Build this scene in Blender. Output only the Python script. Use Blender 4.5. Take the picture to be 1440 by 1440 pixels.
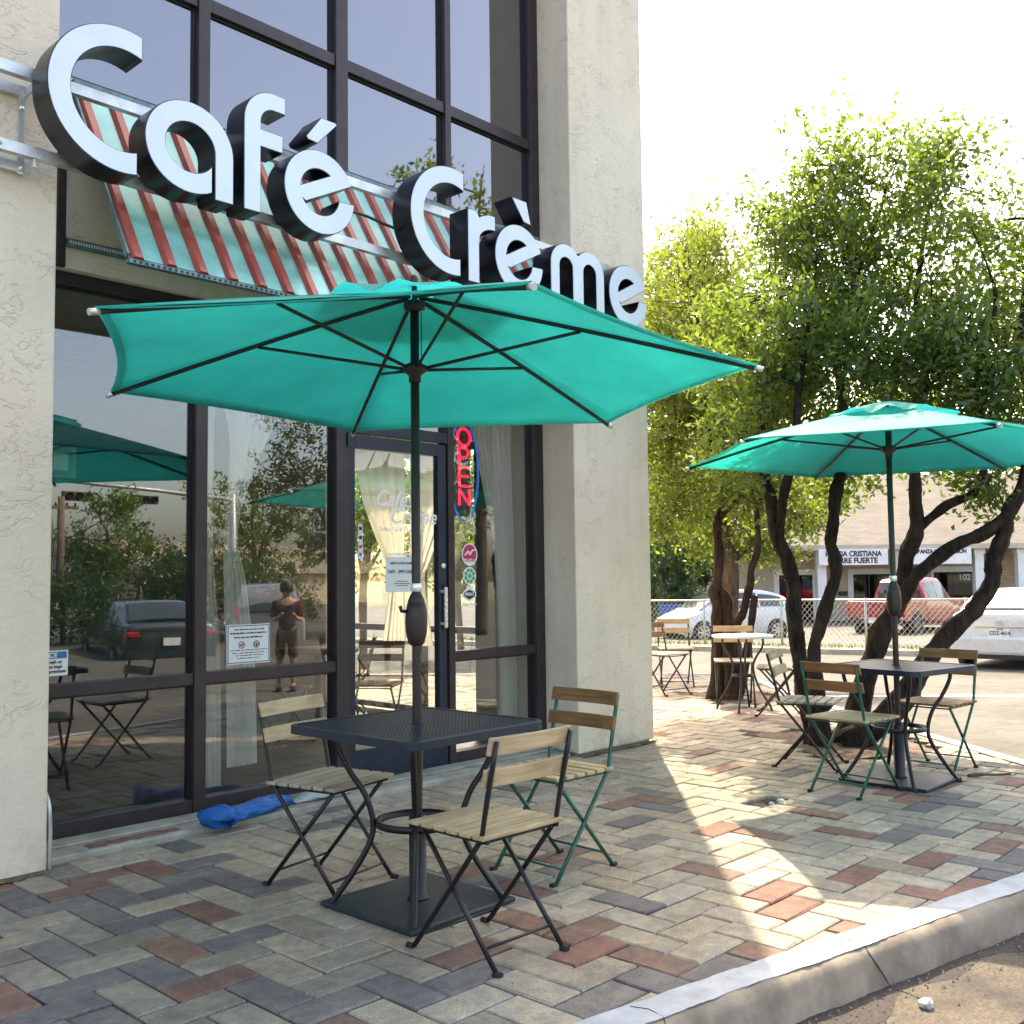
import bpy, bmesh, math, random
import numpy as np
from mathutils import Vector, Matrix

for o in list(bpy.data.objects):
    bpy.data.objects.remove(o)
S = bpy.context.scene
COL = S.collection
R = math.radians
YAW, PITCH, ROLL, FPX, EYE = 0.814, 0.06296, -0.01211, 1450.0, 1.34

# ---------------------------------------------------------------- camera
def cam_axes():
    cy, sy, cp, sp = math.cos(YAW), math.sin(YAW), math.cos(PITCH), math.sin(PITCH)
    f = Vector((sy*cp, cy*cp, sp)); r = Vector((cy, -sy, 0)); u = r.cross(f)
    cr, sr = math.cos(ROLL), math.sin(ROLL)
    return cr*r + sr*u, -sr*r + cr*u, f
_r, _u, _f = cam_axes()
cd = bpy.data.cameras.new('camera')
cd.sensor_width = 36.0
cd.lens = 36.0*FPX/1440.0
cd.clip_start = 0.05
cd.clip_end = 3000
cam = bpy.data.objects.new('camera', cd)
COL.objects.link(cam)
cam.matrix_world = Matrix(((_r.x, _u.x, -_f.x, 0), (_r.y, _u.y, -_f.y, 0), (_r.z, _u.z, -_f.z, EYE), (0, 0, 0, 1)))
S.camera = cam

# ---------------------------------------------------------------- sky and sun
SUN_AZ, SUN_EL = R(49.5), R(52)          # azimuth from +y towards +x
wd = bpy.data.worlds.new('World')
S.world = wd
wd.use_nodes = True
nt = wd.node_tree
nt.nodes.clear()
sky = nt.nodes.new('ShaderNodeTexSky')
sky.sky_type = 'NISHITA'
sky.sun_disc = False
sky.sun_elevation = SUN_EL
sky.sun_rotation = SUN_AZ
sky.altitude = 100
sky.air_density = 1.0
sky.dust_density = 4.0
sky.ozone_density = 1.0
bg = nt.nodes.new('ShaderNodeBackground')
bg.inputs['Strength'].default_value = 0.145
wo = nt.nodes.new('ShaderNodeOutputWorld')
nt.links.new(sky.outputs[0], bg.inputs[0])
nt.links.new(bg.outputs[0], wo.inputs[0])
sl = bpy.data.lights.new('sun', 'SUN')
sl.energy = 2.2
sl.angle = R(0.55)
sl.color = (1.0, 0.93, 0.80)
sun = bpy.data.objects.new('sun', sl)
COL.objects.link(sun)
to_sun = Vector((math.sin(SUN_AZ)*math.cos(SUN_EL), math.cos(SUN_AZ)*math.cos(SUN_EL), math.sin(SUN_EL)))
sun.rotation_euler = (-to_sun).to_track_quat('-Z', 'Y').to_euler()
sun.location = (20, 18, 30)
S.view_settings.view_transform = 'Standard'
S.view_settings.look = 'None'
S.view_settings.exposure = 2.42
S.view_settings.gamma = 1.0
S.view_settings.use_white_balance = True     # camera white balance set for open shade
S.view_settings.white_balance_temperature = 7900
S.view_settings.white_balance_tint = 10
S.view_settings.use_curve_mapping = False
S.render.engine = 'CYCLES'
S.cycles.max_bounces = 8
S.cycles.transparent_max_bounces = 16
S.cycles.glossy_bounces = 4
S.cycles.transmission_bounces = 6
S.cycles.diffuse_bounces = 4
S.cycles.sample_clamp_indirect = 6.0

# ---------------------------------------------------------------- helpers
def FL(L, F):                                  # view-aligned street grid -> world
    return (L*math.cos(YAW) + F*math.sin(YAW), -L*math.sin(YAW) + F*math.cos(YAW))

def tag(o, label=None, cat=None, group=None, kind=None):
    if label: o['label'] = label
    if cat: o['category'] = cat
    if group: o['group'] = group
    if kind: o['kind'] = kind
    return o

def thing(name, label, cat, loc=(0, 0, 0), rotz=0.0, group=None):
    o = bpy.data.objects.new(name, None)
    COL.objects.link(o)
    o.empty_display_size = 0.1
    o.location = loc
    o.rotation_euler = (0, 0, rotz)
    return tag(o, label, cat, group)

def copy_tree(o, parent=None):
    c = o.copy()
    COL.objects.link(c)
    c.parent = parent
    for ch in list(o.children):
        copy_tree(ch, c)
    return c

class MB:
    """collects faces; build() links them as one mesh object"""
    def __init__(self):
        self.v = []; self.f = []; self.sm = []
    def add(self, vs, fs, smooth=False):
        b = len(self.v)
        self.v += [tuple(p) for p in vs]
        for f in fs:
            self.f.append(tuple(b+i for i in f)); self.sm.append(smooth)
        return self
    def box(self, x0, x1, y0, y1, z0, z1):
        if x0 > x1: x0, x1 = x1, x0
        if y0 > y1: y0, y1 = y1, y0
        if z0 > z1: z0, z1 = z1, z0
        v = [(x0,y0,z0),(x1,y0,z0),(x1,y1,z0),(x0,y1,z0),(x0,y0,z1),(x1,y0,z1),(x1,y1,z1),(x0,y1,z1)]
        return self.add(v, [(0,3,2,1),(4,5,6,7),(0,1,5,4),(1,2,6,5),(2,3,7,6),(3,0,4,7)])
    def obox(self, c, ax, ay, az, hx, hy, hz):
        c = Vector(c); v = []
        for sz in (-1, 1):
            for sx, sy in ((-1,-1),(1,-1),(1,1),(-1,1)):
                v.append(c + ax*hx*sx + ay*hy*sy + az*hz*sz)
        return self.add(v, [(0,3,2,1),(4,5,6,7),(0,1,5,4),(1,2,6,5),(2,3,7,6),(3,0,4,7)])
    def bar(self, a, b, w, t, up=(0, 0, 1)):
        a, b = Vector(a), Vector(b)
        d = (b-a); L = d.length; d.normalize()
        s = d.cross(Vector(up))
        if s.length < 1e-4: s = d.cross(Vector((1, 0, 0)))
        s.normalize(); u = s.cross(d)
        return self.obox((a+b)/2, d, s, u, L/2, w/2, t/2)
    def tube(self, pts, rad, n=8, caps=True, smooth=True):
        pts = [Vector(p) for p in pts]
        if not hasattr(rad, '__len__'): rad = [rad]*len(pts)
        rings = []; prev = None
        for i, p in enumerate(pts):
            d = pts[min(i+1, len(pts)-1)] - pts[max(i-1, 0)]
            if d.length < 1e-9: d = Vector((0, 0, 1))
            d.normalize()
            if prev is None:
                u = d.cross(Vector((0, 0, 1)))
                if u.length < 1e-3: u = d.cross(Vector((0, 1, 0)))
            else:
                u = prev - d*prev.dot(d)
            u.normalize(); prev = u
            w = d.cross(u)
            rings.append([p + (u*math.cos(2*math.pi*k/n) + w*math.sin(2*math.pi*k/n))*rad[i] for k in range(n)])
        v = [q for r in rings for q in r]; f = []
        for i in range(len(pts)-1):
            for k in range(n):
                a = i*n+k; b = i*n+(k+1) % n
                f.append((a, b, b+n, a+n))
        b0 = len(self.v)
        self.add(v, f, smooth)
        if caps:
            self.f.append(tuple(b0+k for k in reversed(range(n)))); self.sm.append(False)
            self.f.append(tuple(b0+(len(pts)-1)*n+k for k in range(n))); self.sm.append(False)
        return self
    def lathe(self, prof, c=(0, 0, 0), n=16, smooth=True, axis='z'):
        v = []; f = []
        for r, z in prof:
            for k in range(n):
                a = 2*math.pi*k/n
                p = (r*math.cos(a), r*math.sin(a), z)
                if axis == 'x': p = (z, r*math.cos(a), r*math.sin(a))
                if axis == 'y': p = (r*math.cos(a), z, r*math.sin(a))
                v.append((c[0]+p[0], c[1]+p[1], c[2]+p[2]))
        for i in range(len(prof)-1):
            for k in range(n):
                a = i*n+k; b = i*n+(k+1) % n
                f.append((a, b, b+n, a+n))
        return self.add(v, f, smooth)
    def disc(self, c, r, n=20, axis='y', rz=None):
        rz = r if rz is None else rz
        v = []
        for k in range(n):
            a = 2*math.pi*k/n
            if axis == 'y': v.append((c[0]+r*math.cos(a), c[1], c[2]+rz*math.sin(a)))
            elif axis == 'z': v.append((c[0]+r*math.cos(a), c[1]+rz*math.sin(a), c[2]))
            else: v.append((c[0], c[1]+r*math.cos(a), c[2]+rz*math.sin(a)))
        return self.add(v, [tuple(range(n))])
    def prism(self, poly, z0, z1):
        n = len(poly)
        v = [(x, y, z0) for x, y in poly] + [(x, y, z1) for x, y in poly]
        f = [tuple(reversed(range(n))), tuple(range(n, 2*n))]
        f += [(i, (i+1) % n, (i+1) % n+n, i+n) for i in range(n)]
        return self.add(v, f)
    def xz(self, poly, y0, y1):                      # polygon in x,z extruded along y
        n = len(poly)
        v = [(x, y0, z) for x, z in poly] + [(x, y1, z) for x, z in poly]
        f = [tuple(range(n)), tuple(reversed(range(n, 2*n)))]
        f += [((i+1) % n, i, i+n, (i+1) % n+n) for i in range(n)]
        return self.add(v, f)
    def mesh(self, name, mat=None):
        me = bpy.data.meshes.new(name)
        me.from_pydata(self.v, [], self.f)
        me.polygons.foreach_set('use_smooth', self.sm)
        if mat: me.materials.append(mat)
        me.update()
        return me
    def build(self, name, mat, parent=None, world=False, fix=False):
        """world=True: vertices are world coordinates, shifted into the parent's frame"""
        if world and parent is not None:
            p = parent; off = Vector((0, 0, 0))
            while p is not None:
                off += p.location; p = p.parent
            self.v = [(x-off.x, y-off.y, z-off.z) for x, y, z in self.v]
        me = self.mesh(name, mat)
        if fix:
            bm = bmesh.new(); bm.from_mesh(me)
            bmesh.ops.recalc_face_normals(bm, faces=bm.faces)
            bm.to_mesh(me); bm.free()
        o = bpy.data.objects.new(name, me)
        COL.objects.link(o)
        o.parent = parent
        return o

def bevel(o, w=0.004, seg=2):
    m = o.modifiers.new('bevel', 'BEVEL')
    m.width = w; m.segments = seg; m.limit_method = 'ANGLE'; m.angle_limit = R(40)
    return o

def catmull(pts, k=5):
    P = [np.array(p, float) for p in pts]
    P = [2*P[0]-P[1]] + P + [2*P[-1]-P[-2]]
    out = []
    for i in range(1, len(P)-2):
        a, b, c, d = P[i-1], P[i], P[i+1], P[i+2]
        for j in range(k):
            t = j/k
            out.append(0.5*(2*b+(c-a)*t+(2*a-5*b+4*c-d)*t*t+(3*b-a-3*c+d)*t**3))
    out.append(P[-2])
    return out

# ---------------------------------------------------------------- materials
class NT:
    def __init__(self, name):
        self.m = bpy.data.materials.new(name); self.m.use_nodes = True
        self.t = self.m.node_tree; self.t.nodes.clear()
        self.out = self.n('OutputMaterial')
    def n(self, kind, **kw):
        nd = self.t.nodes.new('ShaderNode'+kind)
        for k, v in kw.items(): setattr(nd, k, v)
        return nd
    def l(self, a, b): self.t.links.new(a, b)
    def noise(self, scale, detail=4, rough=0.6, vec=None, dist=0.0):
        nd = self.n('TexNoise'); nd.inputs['Scale'].default_value = scale
        nd.inputs['Detail'].default_value = detail; nd.inputs['Roughness'].default_value = rough
        nd.inputs['Distortion'].default_value = dist
        if vec is not None: self.l(vec, nd.inputs['Vector'])
        return nd
    def ramp(self, src, stops):
        nd = self.n('ValToRGB')
        e = nd.color_ramp.elements
        while len(e) < len(stops): e.new(0.5)
        for i, (p, c) in enumerate(stops):
            e[i].position = p; e[i].color = c if len(c) == 4 else (*c, 1)
        self.l(src, nd.inputs[0])
        return nd
    def mix(self, fac, a, b, mode='MIX'):
        nd = self.n('Mix', data_type='RGBA', blend_type=mode)
        if hasattr(fac, 'node'): self.l(fac, nd.inputs[0])
        else: nd.inputs[0].default_value = fac
        for s, i in ((a, 6), (b, 7)):
            if hasattr(s, 'node'): self.l(s, nd.inputs[i])
            else: nd.inputs[i].default_value = s if len(s) == 4 else (*s, 1)
        return nd.outputs[2]
    def math(self, op, a, b=0.0):
        nd = self.n('Math', operation=op)
        for i, s in enumerate((a, b)):
            if hasattr(s, 'node'): self.l(s, nd.inputs[i])
            else: nd.inputs[i].default_value = s
        return nd.outputs[0]
    def bump(self, h, strength=0.3, dist=0.01, normal=None):
        nd = self.n('Bump'); nd.inputs['Strength'].default_value = strength
        nd.inputs['Distance'].default_value = dist
        self.l(h, nd.inputs['Height'])
        if normal is not None: self.l(normal, nd.inputs['Normal'])
        return nd.outputs[0]
    def bsdf(self, color, rough=0.6, metal=0.0, normal=None, coat=0.0, spec=0.5):
        p = self.n('BsdfPrincipled')
        if hasattr(color, 'node'): self.l(color, p.inputs['Base Color'])
        else: p.inputs['Base Color'].default_value = (*color[:3], 1)
        if hasattr(rough, 'node'): self.l(rough, p.inputs['Roughness'])
        else: p.inputs['Roughness'].default_value = rough
        p.inputs['Metallic'].default_value = metal
        p.inputs['Specular IOR Level'].default_value = spec
        p.inputs['Coat Weight'].default_value = coat
        p.inputs['Coat Roughness'].default_value = 0.06
        if normal is not None: self.l(normal, p.inputs['Normal'])
        return p.outputs[0]
    def done(self, sh):
        self.l(sh, self.out.inputs['Surface']); return self.m
    def obj(self): return self.n('TexCoord').outputs['Object']
    def gen(self): return self.n('NewGeometry').outputs['Position']

def plain(name, color, rough=0.5, metal=0.0, var=0.12, scale=12.0, bump=0.0, bscale=80.0, coat=0.0, spec=0.5, dirt=None):
    """a painted / plain surface with slight mottling"""
    t = NT(name); v = t.gen()
    nz = t.noise(scale, 5, 0.65, v)
    c2 = tuple(max(0, c*(1-var*2)) for c in color); c1 = tuple(min(1, c*(1+var)) for c in color)
    col = t.ramp(nz.outputs[0], [(0.3, c2), (0.62, c1)]).outputs[0]
    if dirt:
        n2 = t.noise(scale*0.35, 6, 0.7, v)
        m = t.ramp(n2.outputs[0], [(0.52, (0, 0, 0)), (0.72, (1, 1, 1))]).outputs[0]
        col = t.mix(m, col, dirt)
    n3 = t.noise(scale*4, 3, 0.6, v)
    rr = t.n('MapRange'); t.l(n3.outputs[0], rr.inputs[0])
    rr.inputs[3].default_value = max(0.03, rough-0.1); rr.inputs[4].default_value = min(1, rough+0.1)
    nrm = None
    if bump:
        nrm = t.bump(t.noise(bscale, 4, 0.6, v).outputs[0], bump, 0.004)
    return t.done(t.bsdf(col, rr.outputs[0], metal, nrm, coat, spec))

def stucco(name, color):
    t = NT(name); v = t.gen()
    big = t.noise(1.3, 4, 0.6, v)
    col = t.ramp(big.outputs[0], [(0.3, tuple(c*0.88 for c in color)), (0.7, color)]).outputs[0]
    mp = t.n('Mapping'); t.l(v, mp.inputs[0]); mp.inputs['Scale'].default_value = (1, 1, 1.6)
    w = t.noise(9, 3, 0.5, mp.outputs[0], 1.2)
    # skip-trowel ridges: thin dark curls where the noise crosses mid grey
    a = t.math('ABSOLUTE', t.math('SUBTRACT', w.outputs[0], 0.5))
    ridge = t.ramp(a, [(0.0, (1, 1, 1)), (0.018, (0.25, 0.25, 0.25)), (0.05, (0, 0, 0))]).outputs[0]
    brk = t.ramp(t.noise(5, 3, 0.6, v).outputs[0], [(0.48, (0, 0, 0)), (0.56, (1, 1, 1))]).outputs[0]
    rg = t.math('MULTIPLY', ridge, brk)
    fine = t.noise(70, 4, 0.65, v)
    mid = t.noise(22, 3, 0.6, v)
    h = t.math('ADD', t.math('MULTIPLY', rg, -0.6), t.math('ADD', t.math('MULTIPLY', fine.outputs[0], 0.35), t.math('MULTIPLY', mid.outputs[0], 0.8)))
    ms = t.n('Mapping'); t.l(v, ms.inputs[0]); ms.inputs['Scale'].default_value = (5, 5, 0.35)
    stk = t.noise(1.0, 5, 0.65, ms.outputs[0])
    col = t.mix(0.8, col, t.ramp(stk.outputs[0], [(0.36, (0.94, 0.93, 0.91)), (0.58, (1.02, 1.02, 1.02))]).outputs[0], 'MULTIPLY')
    sp = t.n('SeparateXYZ'); t.l(v, sp.inputs[0])
    stain = t.math('MULTIPLY', t.ramp(t.math('DIVIDE', sp.outputs[2], 0.5), [(0.0, (1, 1, 1)), (0.55, (0, 0, 0))]).outputs[0],
                   t.ramp(t.noise(6, 5, 0.7, v).outputs[0], [(0.42, (0, 0, 0)), (0.7, (1, 1, 1))]).outputs[0])
    col = t.mix(t.math('MULTIPLY', stain, 0.5), col, (0.16, 0.14, 0.11))
    return t.done(t.bsdf(col, 0.9, 0, t.bump(h, 0.65, 0.011), spec=0.2))

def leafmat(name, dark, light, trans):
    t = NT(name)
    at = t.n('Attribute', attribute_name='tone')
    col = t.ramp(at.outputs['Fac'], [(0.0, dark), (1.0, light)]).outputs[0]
    tcol = t.mix(1.0, col, trans, 'MULTIPLY')
    d = t.n('BsdfDiffuse'); t.l(col, d.inputs[0])
    tr = t.n('BsdfTranslucent'); t.l(t.ramp(at.outputs['Fac'], [(0.0, tuple(0.6*c for c in trans)), (1.0, trans)]).outputs[0], tr.inputs[0])
    g = t.n('BsdfGlossy'); g.inputs['Roughness'].default_value = 0.35
    m1 = t.n('MixShader'); m1.inputs[0].default_value = 0.5
    t.l(d.outputs[0], m1.inputs[1]); t.l(tr.outputs[0], m1.inputs[2])
    m2 = t.n('MixShader'); m2.inputs[0].default_value = 0.05
    t.l(m1.outputs[0], m2.inputs[1]); t.l(g.outputs[0], m2.inputs[2])
    return t.done(m2.outputs[0])

def fabric(name, col, trans, mixf=0.5, weave=700, sheen=0.0):
    t = NT(name); v = t.obj()
    n1 = t.noise(3, 4, 0.6, v)
    c = t.ramp(n1.outputs[0], [(0.3, tuple(k*0.88 for k in col)), (0.7, col)]).outputs[0]
    wr = t.noise(5.0, 3, 0.55, v, 0.8)
    bn = t.bump(t.noise(weave, 1, 0.5, v).outputs[0], 0.12, 0.002, t.bump(wr.outputs[0], 0.25, 0.03))
    d = t.n('BsdfDiffuse'); t.l(c, d.inputs[0]); t.l(bn, d.inputs['Normal'])
    tr = t.n('BsdfTranslucent'); t.l(bn, tr.inputs['Normal'])
    n2 = t.noise(1.7, 6, 0.7, v)
    t.l(t.ramp(n2.outputs[0], [(0.3, tuple(k*0.80 for k in trans)), (0.65, trans)]).outputs[0], tr.inputs[0])
    m = t.n('MixShader'); m.inputs[0].default_value = mixf
    t.l(d.outputs[0], m.inputs[1]); t.l(tr.outputs[0], m.inputs[2])
    if not sheen: return t.done(m.outputs[0])
    g = t.n('BsdfGlossy'); g.inputs['Roughness'].default_value = 0.5
    lw = t.n('LayerWeight'); lw.inputs[0].default_value = 0.5
    m2 = t.n('MixShader'); t.l(t.math('MULTIPLY', t.math('ADD', t.math('POWER', lw.outputs['Facing'], 4.0), 0.04), sheen), m2.inputs[0])
    t.l(m.outputs[0], m2.inputs[1]); t.l(g.outputs[0], m2.inputs[2])
    return t.done(m2.outputs[0])

def glass(name, tint, base, rough=0.0, wob=0.0, coat=(0.93, 0.95, 1.0)):
    """thin pane: tinted see-through plus a mirror coat that grows at grazing angles"""
    t = NT(name)
    tr = t.n('BsdfTransparent'); tr.inputs[0].default_value = (*tint, 1)
    g = t.n('BsdfGlossy'); g.inputs['Roughness'].default_value = rough
    g.inputs['Color'].default_value = (*coat, 1)
    lw = t.n('LayerWeight'); lw.inputs[0].default_value = 0.5
    fac = t.math('ADD', t.math('MULTIPLY', t.math('POWER', lw.outputs['Facing'], 4.0), 1.0-base), base)
    if wob:
        t.l(t.bump(t.noise(1.6, 2, 0.5, t.gen()).outputs[0], wob, 0.02), g.inputs['Normal'])
    m = t.n('MixShader'); t.l(fac, m.inputs[0])
    t.l(tr.outputs[0], m.inputs[1]); t.l(g.outputs[0], m.inputs[2])
    return t.done(m.outputs[0])

def emit(name, color, s):
    t = NT(name); e = t.n('Emission'); e.inputs[0].default_value = (*color, 1); e.inputs[1].default_value = s
    return t.done(e.outputs[0])

def wood(name, c1, c2):
    t = NT(name); tc = t.n('TexCoord'); oi = t.n('ObjectInfo')
    ad = t.n('VectorMath', operation='ADD'); t.l(tc.outputs['Object'], ad.inputs[0])
    cx = t.n('CombineXYZ'); t.l(t.math('MULTIPLY', oi.outputs['Random'], 37.0), cx.inputs[1]); t.l(cx.outputs[0], ad.inputs[1])
    mp = t.n('Mapping'); t.l(ad.outputs[0], mp.inputs[0]); mp.inputs['Scale'].default_value = (3, 45, 45)
    nz = t.noise(1.0, 5, 0.6, mp.outputs[0], 0.6)
    col = t.ramp(nz.outputs[0], [(0.3, c1), (0.7, c2)]).outputs[0]
    big = t.noise(5, 3, 0.6, ad.outputs[0])
    col = t.mix(t.ramp(big.outputs[0], [(0.45, (0, 0, 0)), (0.75, (0.5, 0.5, 0.5))]).outputs[0], col, tuple(0.5*k for k in c1))
    return t.done(t.bsdf(col, 0.55, 0, t.bump(nz.outputs[0], 0.25, 0.002), spec=0.35))

M = {}
M['stucco'] = stucco('stucco', (0.80, 0.69, 0.56))
M['frame'] = plain('bronze_frame', (0.045, 0.033, 0.036), 0.4, 0.3, 0.12, 8)
M['door_frame'] = plain('blue_black_frame', (0.018, 0.026, 0.045), 0.38, 0.2, 0.12, 8)
M['gasket'] = plain('gasket_black', (0.012, 0.012, 0.016), 0.5)
M['glass'] = glass('storefront_glass', (0.90, 0.93, 0.94), 0.095, 0.0, 0.012)
M['doorglass'] = glass('door_glass', (0.95, 0.96, 0.95), 0.085, 0.0, 0.012)
M['upglass'] = glass('upper_glass', (0.25, 0.26, 0.33), 0.29, 0.015, 0.02, (0.84, 0.82, 0.86))
M['concrete'] = plain('concrete', (0.36, 0.33, 0.28), 0.9, 0, 0.2, 5, 0.5, 60, dirt=(0.15, 0.13, 0.105))
M['black_metal'] = plain('black_powder_coat', (0.006, 0.0065, 0.009), 0.42, 0.0, 0.15, 30)
M['green_metal'] = plain('green_powder_coat', (0.008, 0.10, 0.065), 0.38, 0.1, 0.15, 30)
M['bronze'] = plain('bronze_pole', (0.030, 0.019, 0.017), 0.5, 0.1, 0.15, 20)
M['table'] = plain('table_blue_black', (0.009, 0.018, 0.035), 0.42, 0.1, 0.15, 20)
M['alu'] = plain('aluminium', (0.62, 0.62, 0.62), 0.35, 0.75, 0.12, 10)
M['steel'] = plain('brushed_steel', (0.75, 0.75, 0.74), 0.28, 0.6, 0.05, 10)
M['letter_face'] = plain('white_acrylic', (0.71, 0.76, 0.86), 0.22, 0, 0.03, 3, spec=0.6)
M['letter_side'] = plain('black_return', (0.006, 0.006, 0.011), 0.32, 0.0, 0.1, 6)
M['canopy'] = fabric('teal_canvas', (0.015, 0.54, 0.50), (0.01, 0.78, 0.70), 0.68, sheen=0.10)
M['wood_pale'] = wood('pale_wood', (0.36, 0.24, 0.13), (0.60, 0.45, 0.28))
M['wood_brown'] = wood('brown_wood', (0.16, 0.07, 0.03), (0.33, 0.17, 0.075))
M['wood_grey'] = wood('weathered_wood', (0.28, 0.23, 0.17), (0.50, 0.43, 0.33))
M['plate_teal'] = plain('weathered_base_plate', (0.008, 0.022, 0.030), 0.55, 0.0, 0.25, 14)
M['rubber'] = plain('rubber', (0.015, 0.015, 0.015), 0.8)
M['white'] = plain('white_print', (0.80, 0.80, 0.80), 0.5, 0, 0.03)
M['ink'] = plain('black_print', (0.02, 0.02, 0.025), 0.6, 0, 0.02)
M['blue_print'] = plain('blue_print', (0.02, 0.16, 0.42), 0.4, 0, 0.03)
M['red_print'] = plain('red_print', (0.55, 0.03, 0.10), 0.5, 0, 0.05)
M['green_print'] = plain('green_print', (0.10, 0.36, 0.20), 0.5, 0, 0.2, 60)
M['paper'] = plain('paper', (0.66, 0.68, 0.68), 0.7, 0, 0.03)
M['dirt'] = plain('soil', (0.11, 0.075, 0.05), 0.95, 0, 0.35, 14, 1.0, 40)
M['curtain'] = fabric('sheer_curtain', (0.86, 0.84, 0.76), (0.86, 0.82, 0.70), 0.5, 300)
# ---------------------------------------------------------------- ground, road, lot
def road_z(x, y):
    F = x*math.sin(YAW) + y*math.cos(YAW)
    if F < 9: return -0.145
    if F < 18: return -0.145 - 0.305*(F-9)/9
    if F < 27: return -0.45 - 0.10*(F-18)/9
    if F < 42: return -0.55 - 0.19*(F-27)/15
    return -0.74

def sheet(name, x0, x1, y0, y1, nx, ny, zf, mat, local=True):
    """grid in street coordinates (L,F)"""
    mb = MB(); v = []; f = []
    for j in range(ny+1):
        for i in range(nx+1):
            L = x0+(x1-x0)*i/nx; F = y0+(y1-y0)*j/ny
            x, y = FL(L, F)
            v.append((x, y, zf(x, y)))
    for j in range(ny):
        for i in range(nx):
            a = j*(nx+1)+i
            f.append((a, a+1, a+nx+2, a+nx+1))
    mb.add(v, f)
    return mb.build(name, mat)

def asphalt(name, c1, c2, stain):
    t = NT(name); v = t.gen()
    n1 = t.noise(0.5, 5, 0.65, v); n2 = t.noise(90, 3, 0.7, v); n3 = t.noise(3.0, 6, 0.7, v)
    col = t.ramp(n1.outputs[0], [(0.3, c1), (0.7, c2)]).outputs[0]
    sp = t.ramp(n2.outputs[0], [(0.35, (0.55, 0.55, 0.55)), (0.65, (1.25, 1.22, 1.15))]).outputs[0]
    col = t.mix(0.95, col, sp, 'MULTIPLY')
    st = t.ramp(n3.outputs[0], [(0.46, (0, 0, 0)), (0.66, (1, 1, 1))]).outputs[0]
    col = t.mix(t.math('MULTIPLY', st, 0.75), col, stain)
    return t.done(t.bsdf(col, 0.9, 0, t.bump(n2.outputs[0], 0.6, 0.006), spec=0.25))

M['road'] = asphalt('road_surface', (0.085, 0.082, 0.076), (0.135, 0.13, 0.118), (0.05, 0.047, 0.044))
M['lot'] = asphalt('lot_concrete', (0.10, 0.10, 0.097), (0.15, 0.148, 0.14), (0.07, 0.068, 0.065))
M['gutter'] = asphalt('gutter_concrete', (0.08, 0.068, 0.058), (0.17, 0.145, 0.115), (0.04, 0.034, 0.036))
M['grass_soil'] = plain('verge_grass', (0.20, 0.21, 0.07), 0.95, 0, 0.35, 6, 0.8, 30)
M['field'] = plain('far_ground', (0.13, 0.14, 0.06), 0.95, 0, 0.3, 0.3)

tag(sheet('ground', -420, 420, -420, 900, 84, 132, lambda x, y: road_z(x, y)-0.12, M['field']), kind='structure')
def fkerb(L):                                   # far kerb runs slightly towards us on the right
    return 26.0 - (L-3.77)*0.64
mb = MB(); v = []; f = []
NX, NY = 60, 60
for j in range(NY+1):
    for i in range(NX+1):
        L = -70+130*i/NX
        top = fkerb(max(-12, min(24, L)))
        F = -70+(top+70)*(j/NY)**0.8
        x, y = FL(L, F); v.append((x, y, road_z(x, y)))
for j in range(NY):
    for i in range(NX):
        a = j*(NX+1)+i; f.append((a, a+1, a+NX+2, a+NX+1))
tag(mb.add(v, f).build('road', M['road']), kind='structure')
# far kerb and verge, parking lot behind
def strip(name, d0, d1, prof, mat, La=-12, Lb=24, n=60, kind='structure', parent=None):
    mb = MB(); v = []; f = []
    k = len(prof)
    for i in range(n+1):
        L = La+(Lb-La)*i/n
        for d, dz in prof:
            x, y = FL(L, fkerb(L)+d); xr, yr = FL(L, fkerb(L))
            v.append((x, y, road_z(xr, yr)+dz))
    for i in range(n):
        for j in range(k-1):
            a = i*k+j; f.append((a, a+k, a+k+1, a+1))
    o = mb.add(v, f).build(name, mat, parent)
    if kind: tag(o, kind=kind)
    return o
M['kerb_far'] = plain('kerb_concrete_pale', (0.42, 0.38, 0.33), 0.9, 0, 0.2, 3, 0.4, 40, dirt=(0.25, 0.20, 0.16))
strip('far_kerb', 0, 0, [(-0.02, -0.1), (-0.01, 0.12), (0.16, 0.13), (0.165, -0.05)], M['kerb_far'])
strip('verge', 0, 0, [(0.165, 0.10), (0.6, 0.13), (1.6, 0.08)], M['grass_soil'])
strip('parking_lot', 0, 0, [(1.6, 0.07), (3, 0.02), (8, -0.06), (14, -0.12), (26, -0.13), (45, -0.13)], M['lot'])
# a few tufts on the verge
rng = random.Random(5)
mb = MB()
for i in range(2600):
    L = rng.uniform(-2, 16); d = rng.uniform(0.2, 1.55)
    x, y = FL(L, fkerb(L)+d); xr, yr = FL(L, fkerb(L)); z = road_z(xr, yr)+0.10
    h = rng.uniform(0.04, 0.13); a = rng.uniform(0, 6.28)
    dx, dy = 0.012*math.cos(a), 0.012*math.sin(a); lx, ly = rng.uniform(-.05, .05), rng.uniform(-.05, .05)
    mb.add([(x-dx, y-dy, z), (x+dx, y+dy, z), (x+lx, y+ly, z+h)], [(0, 1, 2)])
M['blade'] = plain('grass_blade', (0.17, 0.22, 0.05), 0.8, 0, 0.3, 3)
tag(mb.build('grass', M['blade']), 'dry short grass on the verge before the chain link fence', 'grass', kind='stuff')
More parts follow.
